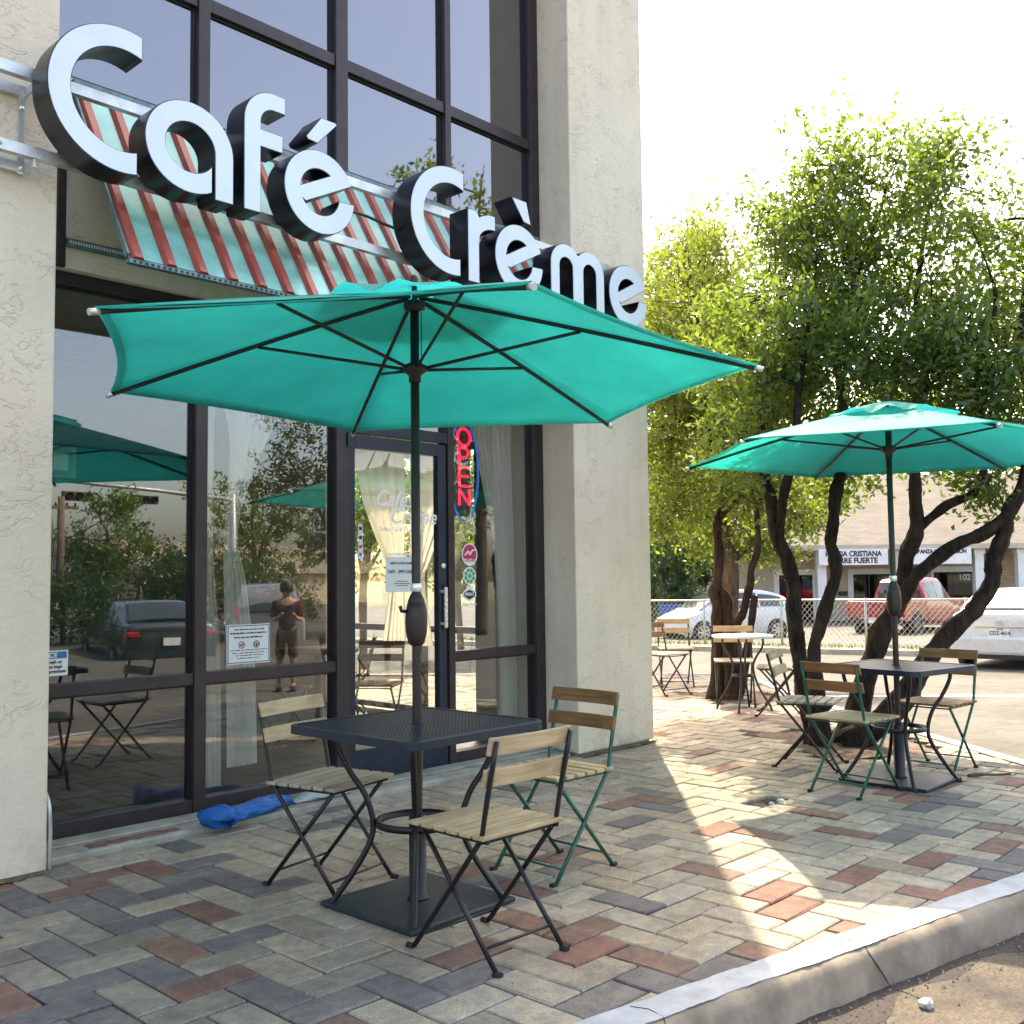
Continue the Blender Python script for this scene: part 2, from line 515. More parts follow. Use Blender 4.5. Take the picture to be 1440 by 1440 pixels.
# white painted bar across the road beyond the trees
mb = MB(); v = []; f = []
for i in range(25):
    L = 3.6+3.6*i/24
    for d in (0, 0.42):
        x, y = FL(L, 13.9-(L-3.6)*0.10+d*.55+0.03*math.sin(i*2.1)); v.append((x, y, road_z(x, y)+0.006))
for i in range(24): f.append((2*i, 2*i+2, 2*i+3, 2*i+1))
M['roadpaint'] = plain('worn_road_paint', (0.62, 0.63, 0.66), 0.8, 0, 0.1, 9, dirt=(0.32, 0.30, 0.28))
tag(mb.add(v, f).build('road_marking', M['roadpaint']), kind='structure')

# ---------------------------------------------------------------- patio outline
KERB = [(-6, 3.62), (-3, 3.06), (0, 2.50), (2.43, 2.06), (3.43, 1.87), (4.94, 1.57), (5.75, 1.40), (6.45, 1.34), (7.0, 1.55), (7.36, 1.98),
        (7.66, 2.42), (8.52, 3.46), (9.12, 4.15), (10.1, 5.35), (10.94, 6.18), (11.7, 6.95), (11.95, 7.5), (11.6, 8.3), (10.8, 9.3), (8.5, 12.2), (6.9, 14)]
kerb_pts = [p[:2] for p in catmull(KERB, 14)]
poly = [tuple(p) for p in kerb_pts] + [(6.9, 4.95), (5.94, 4.95), (5.94, 5.02), (2.06, 5.02), (2.06, 4.92), (-6, 4.92)]
def inside(x, y, P):
    c = False; n = len(P); j = n-1
    for i in range(n):
        xi, yi = P[i]; xj, yj = P[j]
        if (yi > y) != (yj > y) and x < (xj-xi)*(y-yi)/(yj-yi)+xi: c = not c
        j = i
    return c
PITS = [[(9.93, 6.78), (9.36, 5.74), (9.98, 5.42), (10.62, 6.22)], [(7.83, 4.62), (7.08, 3.56), (7.86, 3.02), (8.70, 3.95)]]
mb = MB()
n = len(poly)
mb.add([(x, y, -0.022) for x, y in poly], [tuple(range(n))])
M['joint'] = plain('sand_joint', (0.03, 0.026, 0.022), 0.95, 0, 0.3, 20, 0.6, 60)
pavement = tag(mb.build('pavement', M['joint'], fix=True), kind='structure')
if pavement.data.polygons[0].normal.z < 0: pavement.data.flip_normals()

def paver_material(name, attr):
    t = NT(name); v = t.gen()
    if attr:
        src = t.n('Attribute', attribute_name='tint').outputs['Color']
    else:
        src = t.n('ObjectInfo').outputs['Color']
    n1 = t.noise(7, 5, 0.65, v); n2 = t.noise(130, 3, 0.75, v); n3 = t.noise(420, 2, 0.6, v)
    nb = t.noise(2.2, 5, 0.7, v); nm = t.noise(16, 4, 0.7, v)
    warm = t.mix(1.0, src, (1.20, 1.14, 1.0), 'MULTIPLY'); cool = t.mix(1.0, src, (0.84, 0.84, 0.86), 'MULTIPLY')
    src = t.mix(t.ramp(nm.outputs[0], [(0.38, (0, 0, 0)), (0.62, (1, 1, 1))]).outputs[0], cool, warm)
    src = t.mix(1.0, src, t.ramp(nb.outputs[0], [(0.3, (0.80, 0.79, 0.79)), (0.6, (1.08, 1.08, 1.08))]).outputs[0], 'MULTIPLY')
    c = t.mix(1.0, src, t.ramp(n1.outputs[0], [(0.25, (0.78, 0.78, 0.80)), (0.7, (1.14, 1.13, 1.08))]).outputs[0], 'MULTIPLY')
    c = t.mix(0.85, c, t.ramp(n2.outputs[0], [(0.3, (0.62, 0.62, 0.62)), (0.62, (1.15, 1.15, 1.15))]).outputs[0], 'MULTIPLY')
    fl = t.ramp(n3.outputs[0], [(0.63, (0, 0, 0)), (0.70, (1, 1, 1))]).outputs[0]
    c = t.mix(t.math('MULTIPLY', fl, 0.55), c, (0.50, 0.47, 0.40))
    h = t.math('ADD', t.math('MULTIPLY', n2.outputs[0], 0.6), t.math('MULTIPLY', n1.outputs[0], 1.2))
    return t.done(t.bsdf(c, 0.82, 0, t.bump(h, 0.55, 0.006), spec=0.3))
M['paver'] = paver_material('concrete_paver', False)
M['paver_far'] = paver_material('concrete_paver_field', True)

W_, OX, OY = 0.1515, 0.0568, 0.2272
RED = set("A11,15 A11,19 A12,28 A13,29 A16,16 A17,21 A18,14 A19,15 A21,21 A24,12 A24,20 A25,13 A28,12 A29,9 A30,18 A31,11 A31,23 A34,10 A39,15 A40,16 B8,21 B12,21 B14,23 B15,28 B19,12 B19,16 B21,10 B21,18 B24,9 B26,15 B28,9 B31,16 B33,14 B33,22 B35,16 B37,10".split())
DARK = set("A8,20 A9,21 A11,27 A12,16 A12,24 A13,21 A14,26 A15,15 A15,27 A16,12 A16,24 A16,28 A19,11 A20,20 A23,19 A25,21 A27,19 A29,21 A33,9 A33,13 A37,17 A38,14 A41,21 B9,18 B10,23 B11,20 B11,28 B12,17 B12,25 B13,26 B14,15 B16,25 B18,11 B22,15 B31,8 B32,9 B32,21 B34,23 B35,12 B40,13".split())
def paver_mesh(lx, ly, j=0.0, seed=0):
    rg = random.Random(seed); mb = MB(); g = 0.0052; c = 0.006
    def ring(ins, z):
        return [(-lx/2+ins+rg.uniform(-j, j), -ly/2+ins+rg.uniform(-j, j), z), (lx/2-ins+rg.uniform(-j, j), -ly/2+ins+rg.uniform(-j, j), z),
                (lx/2-ins+rg.uniform(-j, j), ly/2-ins+rg.uniform(-j, j), z), (-lx/2+ins+rg.uniform(-j, j), ly/2-ins+rg.uniform(-j, j), z)]
    v = ring(g, -0.045)+ring(g, -c)+ring(g+c, 0)
    f = [(8, 9, 10, 11)]
    for k in range(4):
        f.append((k, (k+1) % 4, (k+1) % 4+4, k+4)); f.append((k+4, (k+1) % 4+4, (k+1) % 4+8, k+8))
    return mb.add(v, f)
def clip(P, a, nrm):                             # keep the side where (p-a).nrm <= 0
    out = []
    for i in range(len(P)):
        p, q = P[i], P[(i+1) % len(P)]
        dp = (p[0]-a[0])*nrm[0]+(p[1]-a[1])*nrm[1]; dq = (q[0]-a[0])*nrm[0]+(q[1]-a[1])*nrm[1]
        if dp <= 0: out.append(p)
        if (dp < 0 < dq) or (dq < 0 < dp):
            t = dp/(dp-dq); out.append((p[0]+(q[0]-p[0])*t, p[1]+(q[1]-p[1])*t))
    return out
KN = []
for i in range(len(kerb_pts)-1):
    a, b = kerb_pts[i], kerb_pts[i+1]; d = b-a; L = np.hypot(*d)
    if L > 1e-6: KN.append((a, (d[1]/L, -d[0]/L), (a+b)/2))
rng = random.Random(11)
cells = []
for kind in 'AB':
    for m in range(-30, 34):
        for k in range(-6, 96):
            i, j = k+4*m, (k if kind == 'A' else k+1)
            sx, sy = (2, 1) if kind == 'A' else (1, 2)
            x0, y0 = OX+i*W_, OY+j*W_; x1, y1 = x0+sx*W_, y0+sy*W_
            if x1 < -1.8 or x0 > 12.2 or y0 > 10.5 or y1 < 1.2: continue
            cx, cy = (x0+x1)/2, (y0+y1)/2
            cs = [(x0, y0), (x1, y0), (x1, y1), (x0, y1)]
            ins = [inside(px, py, poly) for px, py in cs]
            if not any(ins): continue
            F = cx*math.sin(YAW)+cy*math.cos(YAW)
            if F < 0.6: continue
            if any(inside(cx, cy, P) or sum(inside(px, py, P) for px, py in cs) >= 2 for P in PITS): continue
            key = '%s%d,%d' % (kind, i, j)
            if key in ('A35,19',): continue          # missing paver, hole with rubble
            P2 = None
            if not all(ins):
                if cy > 4.5 and cx < 6.95:               # cut square at the building
                    lim = 5.02 if 2.06 < cx < 5.94 else 4.92
                    P2 = clip(cs, (0, lim), (0, 1))
                else:
                    near = sorted(KN, key=lambda q: (q[2][0]-cx)**2+(q[2][1]-cy)**2)[:3]
                    P2 = cs
                    for q in near[:2]:
                        P2 = clip(P2, q[0], q[1])
                        if len(P2) < 3: break
                if len(P2) < 3: continue
                ar = abs(sum(P2[a][0]*P2[(a+1) % len(P2)][1]-P2[(a+1) % len(P2)][0]*P2[a][1] for a in range(len(P2))))/2
                if ar < 0.0015: continue
            if key in RED: col = rng.choice([(0.225, 0.12, 0.098), (0.20, 0.11, 0.092), (0.23, 0.135, 0.108), (0.19, 0.12, 0.10)])
            elif key in DARK: col = rng.choice([(0.165, 0.15, 0.155), (0.145, 0.133, 0.142), (0.185, 0.168, 0.165)])
            else:
                r = rng.random(); known = 1.2 < cx < 6.2 and cy < 4.6
                if not known and r < 0.05: col = (0.22, 0.12, 0.10)
                elif not known and r < 0.14: col = (0.14, 0.138, 0.135)
                else:
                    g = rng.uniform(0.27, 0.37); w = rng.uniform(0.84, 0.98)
                    if cx < 2.2 and rng.random() < 0.45: g *= 0.72; w = 0.98  # lens vignette painted in: some left pavers coloured darker
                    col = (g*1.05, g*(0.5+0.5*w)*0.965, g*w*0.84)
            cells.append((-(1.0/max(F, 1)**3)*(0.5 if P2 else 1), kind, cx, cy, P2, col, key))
cells.sort(key=lambda c: c[0])
def visible(cx, cy):
    F = cx*math.sin(YAW)+cy*math.cos(YAW); L = cx*math.cos(YAW)-cy*math.sin(YAW)
    return abs(L/F) < 0.51 and F > 2.55
front = [c for c in cells if visible(c[2], c[3])][:300]
ids = set(id(c) for c in front)
meshes = {k: [paver_mesh(*((2*W_, W_) if k == 'A' else (W_, 2*W_)), 0.0028, s).mesh('paver', M['paver']) for s in range(9)] for k in 'AB'}
def cut_mesh(P2, cx, cy, z=0.0):
    mb = MB(); n = len(P2); c = 0.0045
    sh = [((px-cx)*0.975, (py-cy)*0.975) for px, py in P2]
    v = [(x, y, -0.045) for x, y in sh]+[(x, y, -c) for x, y in sh]+[(x*0.95, y*0.95, 0) for x, y in sh]
    f = [tuple(range(2*n, 3*n))]
    for k in range(n):
        f.append((k, (k+1) % n, (k+1) % n+n, k+n)); f.append((k+n, (k+1) % n+n, (k+1) % n+2*n, k+2*n))
    return mb.add(v, f)
fv, ff, ft = [], [], []
for c in cells:
    _, kind, cx, cy, P2, col, key = c
    dz = rng.uniform(-0.003, 0.003); tx, ty = rng.gauss(0, 0.006), rng.gauss(0, 0.006)
    if id(c) in ids:
        me = cut_mesh(P2, cx, cy).mesh('paver', M['paver']) if P2 else rng.choice(meshes[kind])
        o = bpy.data.objects.new('paver', me); COL.objects.link(o)
        o.parent = pavement; o.location = (cx, cy, dz); o.rotation_euler = (tx, ty, rng.gauss(0, 0.006))
        o.color = (*col, 1)
    else:
        mb = cut_mesh(P2, cx, cy) if P2 else paver_mesh(*((2*W_, W_) if kind == 'A' else (W_, 2*W_)), 0.0018, rng.randrange(50))
        b = len(fv)
        fv += [(x+cx, y+cy, z+dz-x*ty+y*tx) for x, y, z in mb.v]; ff += [tuple(b+i for i in f) for f in mb.f]
        ft += [(*col, 1)]*len(mb.v)
me = bpy.data.meshes.new('paver_field'); me.from_pydata(fv, [], ff); me.materials.append(M['paver_far'])
at = me.color_attributes.new('tint', 'FLOAT_COLOR', 'POINT')
at.data.foreach_set('color', np.array(ft, 'f').ravel())
o = bpy.data.objects.new('paver_field', me); COL.objects.link(o); o.parent = pavement; o['kind'] = 'stuff'

# ---------------------------------------------------------------- near kerb
fine = catmull([tuple(p) for p in KERB], 60)
def offs(i):
    a = fine[max(0, i-1)]; b = fine[min(len(fine)-1, i+1)]; d = b-a; d = d/np.hypot(*d)
    return np.array([d[1], -d[0]])
prof = [(0.0, -0.05), (0.0, 0.004), (0.125, 0.002), (0.150, -0.010), (0.168, -0.035), (0.190, -0.165)]
rn = np.random.RandomState(3)
mb = MB(); v = []; f = []; k = len(prof)
for i, p in enumerate(fine):
    nn = offs(i); zr = road_z(p[0]+nn[0]*.19, p[1]+nn[1]*.19)
    j = 0.004*math.sin(i*0.37)+rn.uniform(-0.003, 0.003)
    for q, (d, z) in enumerate(prof):
        zz = (zr-0.03) if q == k-1 else z
        dd = d+(j if q >= 2 else 0)
        v.append((p[0]+nn[0]*dd, p[1]+nn[1]*dd, zz))
for i in range(len(fine)-1):
    for j in range(k-1):
        a = i*k+j; f.append((a, a+1, a+k+1, a+k))
M['kerb'] = plain('kerb_concrete', (0.25, 0.205, 0.155), 0.92, 0, 0.2, 5, 0.45, 70, dirt=(0.13, 0.10, 0.08))
kerb = tag(mb.add(v, f, True).build('kerb', M['kerb'], fix=False), kind='structure')
kerb.data.set_sharp_from_angle(angle=R(50))
mb = MB(); v = []; f = []
for i, p in enumerate(fine):
    nn = offs(i)
    d1 = 0.130+0.004*math.sin(i*0.11)+0.002*math.sin(i*0.53+1)+rn.uniform(-0.002, 0.002)
    d0 = 0.004+max(0, 0.006*math.sin(i*0.4))
    v.append((p[0]+nn[0]*d0, p[1]+nn[1]*d0, 0.0075)); v.append((p[0]+nn[0]*0.115, p[1]+nn[1]*0.115, 0.0062)); v.append((p[0]+nn[0]*max(d1, .118), p[1]+nn[1]*max(d1, .118), 0.004))
for i in range(len(fine)-1):
    a = i*3; f += [(a, a+1, a+4, a+3), (a+1, a+2, a+5, a+4)]
M['kerbpaint'] = plain('kerb_white_paint', (0.40, 0.41, 0.435), 0.8, 0, 0.12, 8, 0.6, 50, dirt=(0.25, 0.24, 0.22))
mb.add(v, f).build('painted_top', M['kerbpaint'], kerb)
# gutter pan along the kerb
mb = MB(); v = []; f = []
gp = [(0.17, 0.007), (0.35, 0.004), (0.62, 0.006)]
for i, p in enumerate(fine):
    nn = offs(i)
    for d, dz in gp:
        x, y = p[0]+nn[0]*d, p[1]+nn[1]*d; v.append((x, y, road_z(x, y)+dz))
for i in range(len(fine)-1):
    for j in range(2):
        a = i*3+j; f.append((a, a+1, a+4, a+3))
tag(mb.add(v, f).build('gutter', M['gutter']), kind='structure')
# damp dirt and painted kerb shade at its foot, and grit along the road edge
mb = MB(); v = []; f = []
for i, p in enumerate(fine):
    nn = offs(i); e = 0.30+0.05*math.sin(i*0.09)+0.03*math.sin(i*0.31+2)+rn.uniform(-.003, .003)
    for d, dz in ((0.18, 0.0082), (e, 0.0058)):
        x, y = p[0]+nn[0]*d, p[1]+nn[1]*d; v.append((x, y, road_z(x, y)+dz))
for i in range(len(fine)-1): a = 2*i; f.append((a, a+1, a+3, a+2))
M['damp_shade'] = asphalt('gutter_damp_and_shade', (0.05, 0.042, 0.042), (0.085, 0.07, 0.062), (0.035, 0.03, 0.032))
tag(mb.add(v, f).build('gutter_dirt_shade', M['damp_shade']), kind='structure')
mb = MB(); rg = random.Random(77)
for q in range(1500):
    i = rg.randrange(120, 420); p = fine[i]; nn = offs(i); d = 0.19+abs(rg.gauss(0, .10)) if rg.random() < .5 else rg.uniform(.55, 1.2)
    x, y = p[0]+nn[0]*d+rg.uniform(-.02, .02), p[1]+nn[1]*d; s = rg.uniform(.002, .0075); z = road_z(x, y)+.008
    a = rg.uniform(0, 6.28); c, e = math.cos(a)*s, math.sin(a)*s
    mb.add([(x+c, y+e, z), (x-e, y+c, z), (x-c, y-e, z), (x+e, y-c, z), (x+c*.2, y+e*.2, z+s*1.1)], [(0, 1, 4), (1, 2, 4), (2, 3, 4), (3, 0, 4)])
M['grit'] = plain('grit', (0.20, 0.17, 0.14), 0.9, 0, 0.5, 60)
tag(mb.build('gravel', M['grit']), 'loose grit and gravel along the kerb foot', 'gravel', kind='stuff')
# cracks in the kerb: a dark joint line that wanders down the face
for cx in (3.62, 2.62):
    i = min(range(len(fine)), key=lambda q: abs(fine[q][0]-cx)); p = fine[i]; nn = offs(i); tt = np.array([-nn[1], nn[0]])
    pts = []
    for q, (d, z) in enumerate([(0.02, 0.0085), (0.07, 0.0085), (0.13, 0.004), (0.153, -0.012), (0.172, -0.04), (0.181, -0.09), (0.192, -0.14), (0.26, -0.136), (0.36, -0.137)]):
        s = 0.02*math.sin(q*1.3)+0.012*q
        pts.append((p[0]+nn[0]*d+tt[0]*s, p[1]+nn[1]*d+tt[1]*s, z))
    mb = MB(); mb.tube(pts, [.001, .0012, .0016, .002, .0026, .003, .002, .0014, .0006], 5)
    mb.build('crack', M['joint'], kerb)

# dirt gathered along the foot of the walls
rg = random.Random(61)
for xa, xb, yb in ((0.4, 2.06, 4.935), (5.95, 6.93, 4.975)):
    v = []; f = []; N = 60
    for i in range(N+1):
        x = xa+(xb-xa)*i/N; w = 0.045+0.02*math.sin(i*.5)+rg.uniform(-.012, .012)
        v += [(x, yb, 0.012), (x, yb-w*.5, 0.010+rg.uniform(0, .006)), (x, yb-w, 0.0035)]
    for i in range(N): a = 3*i; f += [(a, a+1, a+4, a+3), (a+1, a+2, a+5, a+4)]
    o = MB().add(v, f, True).build('wall_foot_dirt', M['dirt'], fix=True); tag(o, kind='structure')
# tree pits: soil beds with a sunken rim
for q, P in enumerate(PITS):
    mb = MB(); N = 14; v = []; f = []
    rn = random.Random(20+q)
    for a in range(N+1):
        for b in range(N+1):
            s, t = a/N, b/N
            x = (1-s)*(1-t)*P[0][0]+s*(1-t)*P[1][0]+s*t*P[2][0]+(1-s)*t*P[3][0]
            y = (1-s)*(1-t)*P[0][1]+s*(1-t)*P[1][1]+s*t*P[2][1]+(1-s)*t*P[3][1]
            e = min(s, 1-s, t, 1-t)
            v.append((x, y, -0.012+min(e, .3)*0.06+rn.uniform(-.006, .006)))
    for a in range(N):
        for b in range(N):
            i = a*(N+1)+b; f.append((i, i+1, i+N+2, i+N+1))
    o = mb.add(v, f, True).build('tree_pit', M['dirt'], fix=True)
    if o.data.polygons[5].normal.z < 0: o.data.flip_normals()
    tag(o, kind='structure')
# ---------------------------------------------------------------- flat outlines and lettering
def to_front(me, x, y, z, rotz=0.0):
    """xy-plane mesh -> standing in x,z and facing -y"""
    c, s = math.cos(rotz), math.sin(rotz)
    for v in me.vertices:
        a, b, d = v.co
        px, py = a, -d
        v.co = (x+px*c-py*s, y+px*s+py*c, z+b)
    return me

def outline_mesh(name, loops, mat, depth, offset=0.0):
    cu = bpy.data.curves.new(name, 'CURVE'); cu.dimensions = '2D'; cu.fill_mode = 'BOTH'
    cu.extrude = depth/2; cu.offset = offset
    for L in loops:
        s = cu.splines.new('POLY'); s.points.add(len(L)-1)
        for i, (x, y) in enumerate(L): s.points[i].co = (x, y, 0, 1)
        s.use_cyclic_u = True
    ob = bpy.data.objects.new(name, cu); COL.objects.link(ob)
    bpy.context.view_layer.update()
    me = bpy.data.meshes.new_from_object(ob.evaluated_get(bpy.context.evaluated_depsgraph_get()))
    bpy.data.objects.remove(ob); bpy.data.curves.remove(cu)
    me.name = name; me.materials.clear(); me.materials.append(mat)
    return me

def text(name, s, size, mat, parent, x, y, z, align='CENTER', shear=0.0, bold=0.0, depth=0.002, xs=1.0, local=None, rotz=0.0):
    cu = bpy.data.curves.new(name, 'FONT'); cu.body = s; cu.size = size; cu.align_x = align
    cu.shear = shear; cu.extrude = depth/2; cu.offset = bold
    ob = bpy.data.objects.new(name, cu); COL.objects.link(ob)
    bpy.context.view_layer.update()
    me = bpy.data.meshes.new_from_object(ob.evaluated_get(bpy.context.evaluated_depsgraph_get()))
    bpy.data.objects.remove(ob); bpy.data.curves.remove(cu)
    for v in me.vertices: v.co.x *= xs
    off = Vector((0, 0, 0)); p = parent
    if local is None:
        while p is not None: off += p.location; p = p.parent
    to_front(me, x-off.x, y-off.y, z-off.z, rotz)
    me.name = name; me.materials.clear(); me.materials.append(mat)
    o = bpy.data.objects.new(name, me); COL.objects.link(o); o.parent = parent
    return o

def mesh_obj(name, me, parent):
    o = bpy.data.objects.new(name, me); COL.objects.link(o); o.parent = parent
    return o

# ---------------------------------------------------------------- the cafe building
GY = 5.40
M['wall_in'] = plain('teal_interior_wall', (0.035, 0.09, 0.10), 0.8, 0, 0.1, 2)
M['floor_in'] = plain('interior_floor', (0.13, 0.10, 0.07), 0.4, 0, 0.2, 4)
M['ceil_in'] = plain('interior_ceiling', (0.30, 0.27, 0.22), 0.9)
M['dark_in'] = plain('dark_backing', (0.02, 0.02, 0.024), 0.9)
cafe = thing('cafe_building', 'beige stucco cafe building with dark framed storefront windows and glass door', 'building', (4.5, 5.4, 0))
def cb(name, mat, *boxes, parent=None, bev=0.0):
    o = None
    for b in boxes:                                # further boxes hang on the first one as pieces of the same kind
        mb = MB(); mb.box(*b)
        q = mb.build(name if o is None or parent or name.endswith('wall') else 'rail', mat, parent or ((o or cafe) if not name.endswith('wall') else cafe), world=True)
        if bev: bevel(q, bev)
        o = o or q
    return o
cb('wall', M['stucco'], (-9, 2.05, 4.93, 5.9, -0.06, 9.0), bev=0.012)
mb = MB(); mb.prism([(5.955, 4.97), (6.905, 4.97), (6.905, 5.9), (6.04, 5.9), (6.04, 5.45)], 0.02, 9.0)
bevel(mb.build('pillar', M['stucco'], cafe, world=True), 0.012)
cb('pillar_footing', M['concrete'], (5.99, 6.88, 5.0, 5.85, -0.06, 0.018))
cb('spandrel', M['stucco'], (2.052, 6.038, 5.30, 5.60, 2.975, 4.0))
cb('side_wall', M['stucco'], (6.6, 6.903, 5.905, 6.2, -0.06, 9), (6.6, 6.903, 8.96, 16, -0.06, 9), (6.6, 6.903, 6.2, 8.96, 2.6, 9), (6.6, 6.903, 6.2, 8.96, -0.06, 0.05))
cb('back_wall', M['stucco'], (-9, 6.6, 15.7, 16, -0.06, 9))
cb('end_wall', M['stucco'], (-9, -8.7, 5.9, 15.7, -0.06, 9))
cb('roof', M['concrete'], (-9, 6.903, 5.91, 16, 9.002, 9.2))
cb('ceiling', M['ceil_in'], (-8.7, 6.6, 5.62, 15.7, 2.975, 3.1))
cb('interior_floor', M['floor_in'], (-8.7, 6.6, 5.455, 15.7, -0.06, 0.0))
cb('interior_wall', M['wall_in'], (-2.8, 6.6, 11.5, 11.7, 0.0, 2.97), (-2.8, -2.6, 5.9, 11.5, 0, 2.97), (3.4, 3.55, 8.6, 11.5, 0, 2.97))
cb('blind_wall', M['dark_in'], (-8.7, 6.6, 7.0, 7.2, 3.11, 8.99))
cb('sill', M['concrete'], (2.052, 5.95, 5.045, 5.348, -0.05, 0.028), bev=0.008)
cb('sill_kerb', M['concrete'], (2.052, 5.95, 5.20, 5.347, 0.0285, 0.042), bev=0.006)

rg = random.Random(9)
pts = [(2.32+.50*i/14, 5.085+rg.uniform(-.012, .012)) for i in range(15)]+[(2.82-.50*i/14, 5.175+rg.uniform(-.012, .012)) for i in range(15)]
mb = MB(); mb.prism(pts, 0.0285, 0.0297)
M['old_red'] = plain('worn_red_paint', (0.22, 0.10, 0.08), 0.9, 0, 0.25, 20, dirt=(0.22, 0.2, 0.17))
mb.build('paint_patch', M['old_red'], cafe, world=True)
# mullions run full height past the spandrel band
BAYS = [(2.056, 3.03), (3.105, 4.025), (4.122, 5.005), (5.062, 5.925)]
for a, b in ((3.03, 3.105), (4.025, 4.122), (5.005, 5.062), (5.925, 6.035)):
    cb('mullion', M['frame'], (a, b, 5.345, 5.455, 0.03, 2.972), bev=0.003)
    cb('mullion', M['frame'], (a, b, 5.345, 5.455, 4.003, 8.8), bev=0.003)
for k, (a, b) in enumerate(BAYS):
    if k != 2:
        w = cb('window', M['frame'], (a+.001, b-.001, 5.355, 5.45, 0.03, 0.112), (a+.001, b-.001, 5.355, 5.45, 0.752, 0.818), (a+.001, b-.001, 5.36, 5.45, 2.90, 2.97), bev=0.002)
        for z0, z1 in ((0.112, 0.752), (0.818, 2.90)):
            cb('pane', M['glass'], (a, b, GY-0.003, GY+0.003, z0, z1), parent=w)
            g = 0.012
            cb('gasket', M['gasket'], (a+.001, a+g, GY-0.012, GY-0.004, z0, z1), (b-g, b-.001, GY-0.012, GY-0.004, z0, z1), (a+g, b-g, GY-0.012, GY-0.004, z1-g, z1-.001), parent=w)
    w = cb('window', M['frame'], (a+.001, b-.001, 5.357, 5.45, 4.0, 4.04), (a+.001, b-.001, 5.357, 5.45, 4.72, 4.80), (a+.001, b-.001, 5.357, 5.45, 6.9, 6.98), (a+.001, b-.001, 5.357, 5.45, 8.7, 8.8), bev=0.002)
    for z0, z1 in ((4.04, 4.72), (4.80, 6.9), (6.98, 8.7)):
        cb('pane', M['upglass'], (a, b, GY-0.003, GY+0.003, z0, z1), parent=w)
        g = 0.014
        cb('gasket', M['gasket'], (a+.001, a+g, GY-0.012, GY-0.004, z0, z1), (b-g, b-.001, GY-0.012, GY-0.004, z0, z1), (a+g, b-g, GY-0.012, GY-0.004, z1-g, z1-.001), parent=w)
# door bay
head = cb('door_header', M['door_frame'], (4.123, 5.004, 5.35, 5.45, 2.295, 2.37), (4.123, 5.004, 5.355, 5.45, 2.90, 2.97), bev=0.003)
cb('pane', M['glass'], (4.123, 5.004, GY-0.003, GY+0.003, 2.37, 2.90), parent=head)
x0, x1 = 4.130, 4.998
door = cb('door', M['door_frame'], (x0, x0+.055, 5.362, 5.418, 0.035, 2.285), (x1-.075, x1, 5.362, 5.418, 0.035, 2.285),
          (x0+.055, x1-.075, 5.362, 5.418, 2.20, 2.285), (x0+.055, x1-.075, 5.362, 5.418, 0.035, 0.235), bev=0.003)
cb('pane', M['doorglass'], (x0+.055, x1-.075, GY-.013, GY-.007, 0.235, 2.20), parent=door)
mb = MB(); mb.box(4.925, 4.951, 5.300, 5.318, 0.99, 1.275); mb.box(4.929, 4.947, 5.318, 5.363, 1.01, 1.03); mb.box(4.929, 4.947, 5.318, 5.363, 1.235, 1.255)
bevel(mb.build('handle', M['steel'], door, world=True), 0.004)
mb = MB(); mb.lathe([(0.0, -0.008), (0.016, -0.008), (0.019, 0)], (4.965, 5.361, 1.425), 16, axis='y')
mb.build('lock', M['white'], door, world=True)
cb('hinge', M['door_frame'], (4.105, 4.15, 5.330, 5.344, 2.20, 2.29), parent=door)
cb('closer_plate', M['gasket'], (4.955, 4.985, 5.352, 5.361, 0.98, 1.30), parent=door)
cb('threshold', M['alu'], (4.123, 5.004, 5.36, 5.45, 0.005, 0.033))
cb('trim', M['frame'], (2.196, 2.236, 5.268, 5.298, 2.972, 4.0))
# side window that lets the sun into the room
sw = cb('side_window', M['frame'], (6.7, 6.78, 6.2, 6.26, 0.05, 2.6), (6.7, 6.78, 7.55, 7.61, 0.05, 2.6), (6.7, 6.78, 8.9, 8.96, 0.05, 2.6),
        (6.701, 6.779, 6.26, 8.9, 0.82, 0.88), (6.701, 6.779, 6.26, 8.9, 0.05, 0.1), (6.701, 6.779, 6.26, 8.9, 2.54, 2.6))
for a, b in ((6.26, 7.55), (7.61, 8.9)):
    for z0, z1 in ((0.1, 0.82), (0.88, 2.54)):
        cb('pane', M['doorglass'], (6.737, 6.743, a, b, z0, z1), parent=sw)
# thin conduit at the foot of the left wall
mb = MB(); mb.tube(catmull([(2.068, 5.02, 0.36), (2.068, 4.965, 0.30), (2.072, 4.955, 0.18), (2.07, 4.955, 0.06), (2.07, 4.955, -0.02)], 5), 0.011, 8)
mb.build('conduit', M['alu'], cafe, world=True)

# ---------------------------------------------------------------- corrugated awning
M['awn_teal'] = plain('teal_sheet_metal', (0.22, 0.55, 0.49), 0.36, 0.15, 0.16, 3.0, 0.15, 18, coat=0.2)
M['awn_red'] = plain('red_sheet_metal', (0.36, 0.075, 0.055), 0.4, 0.15, 0.15, 5.0, coat=0.2)
M['awn_under'] = plain('galvanised_edge', (0.16, 0.23, 0.24), 0.5, 0.5, 0.2, 15)
AX0, AX1 = 2.268, 5.93
awn = thing('awning', 'sloping metal awning with teal and red stripes over the cafe windows', 'awning', (AX0, 5.3, 2.89))
ay0, az0, ay1, az1 = 5.295, 3.945, 4.64, 2.89      # top at the wall, bottom edge
def awn_pt(x, s, h):                               # s 0 top .. 1 bottom, h out along the normal
    dy, dz = ay1-ay0, az1-az0; L = math.hypot(dy, dz)
    ny, nz = dz/L, -dy/L
    return (x, ay0+dy*s+ny*h, az0+dz*s+nz*h)
mb = MB()
P = [awn_pt(AX0, 0, 0), awn_pt(AX1, 0, 0), awn_pt(AX1, 1, 0), awn_pt(AX0, 1, 0), awn_pt(AX0, 0, -.008), awn_pt(AX1, 0, -.008), awn_pt(AX1, 1, -.008), awn_pt(AX0, 1, -.008)]
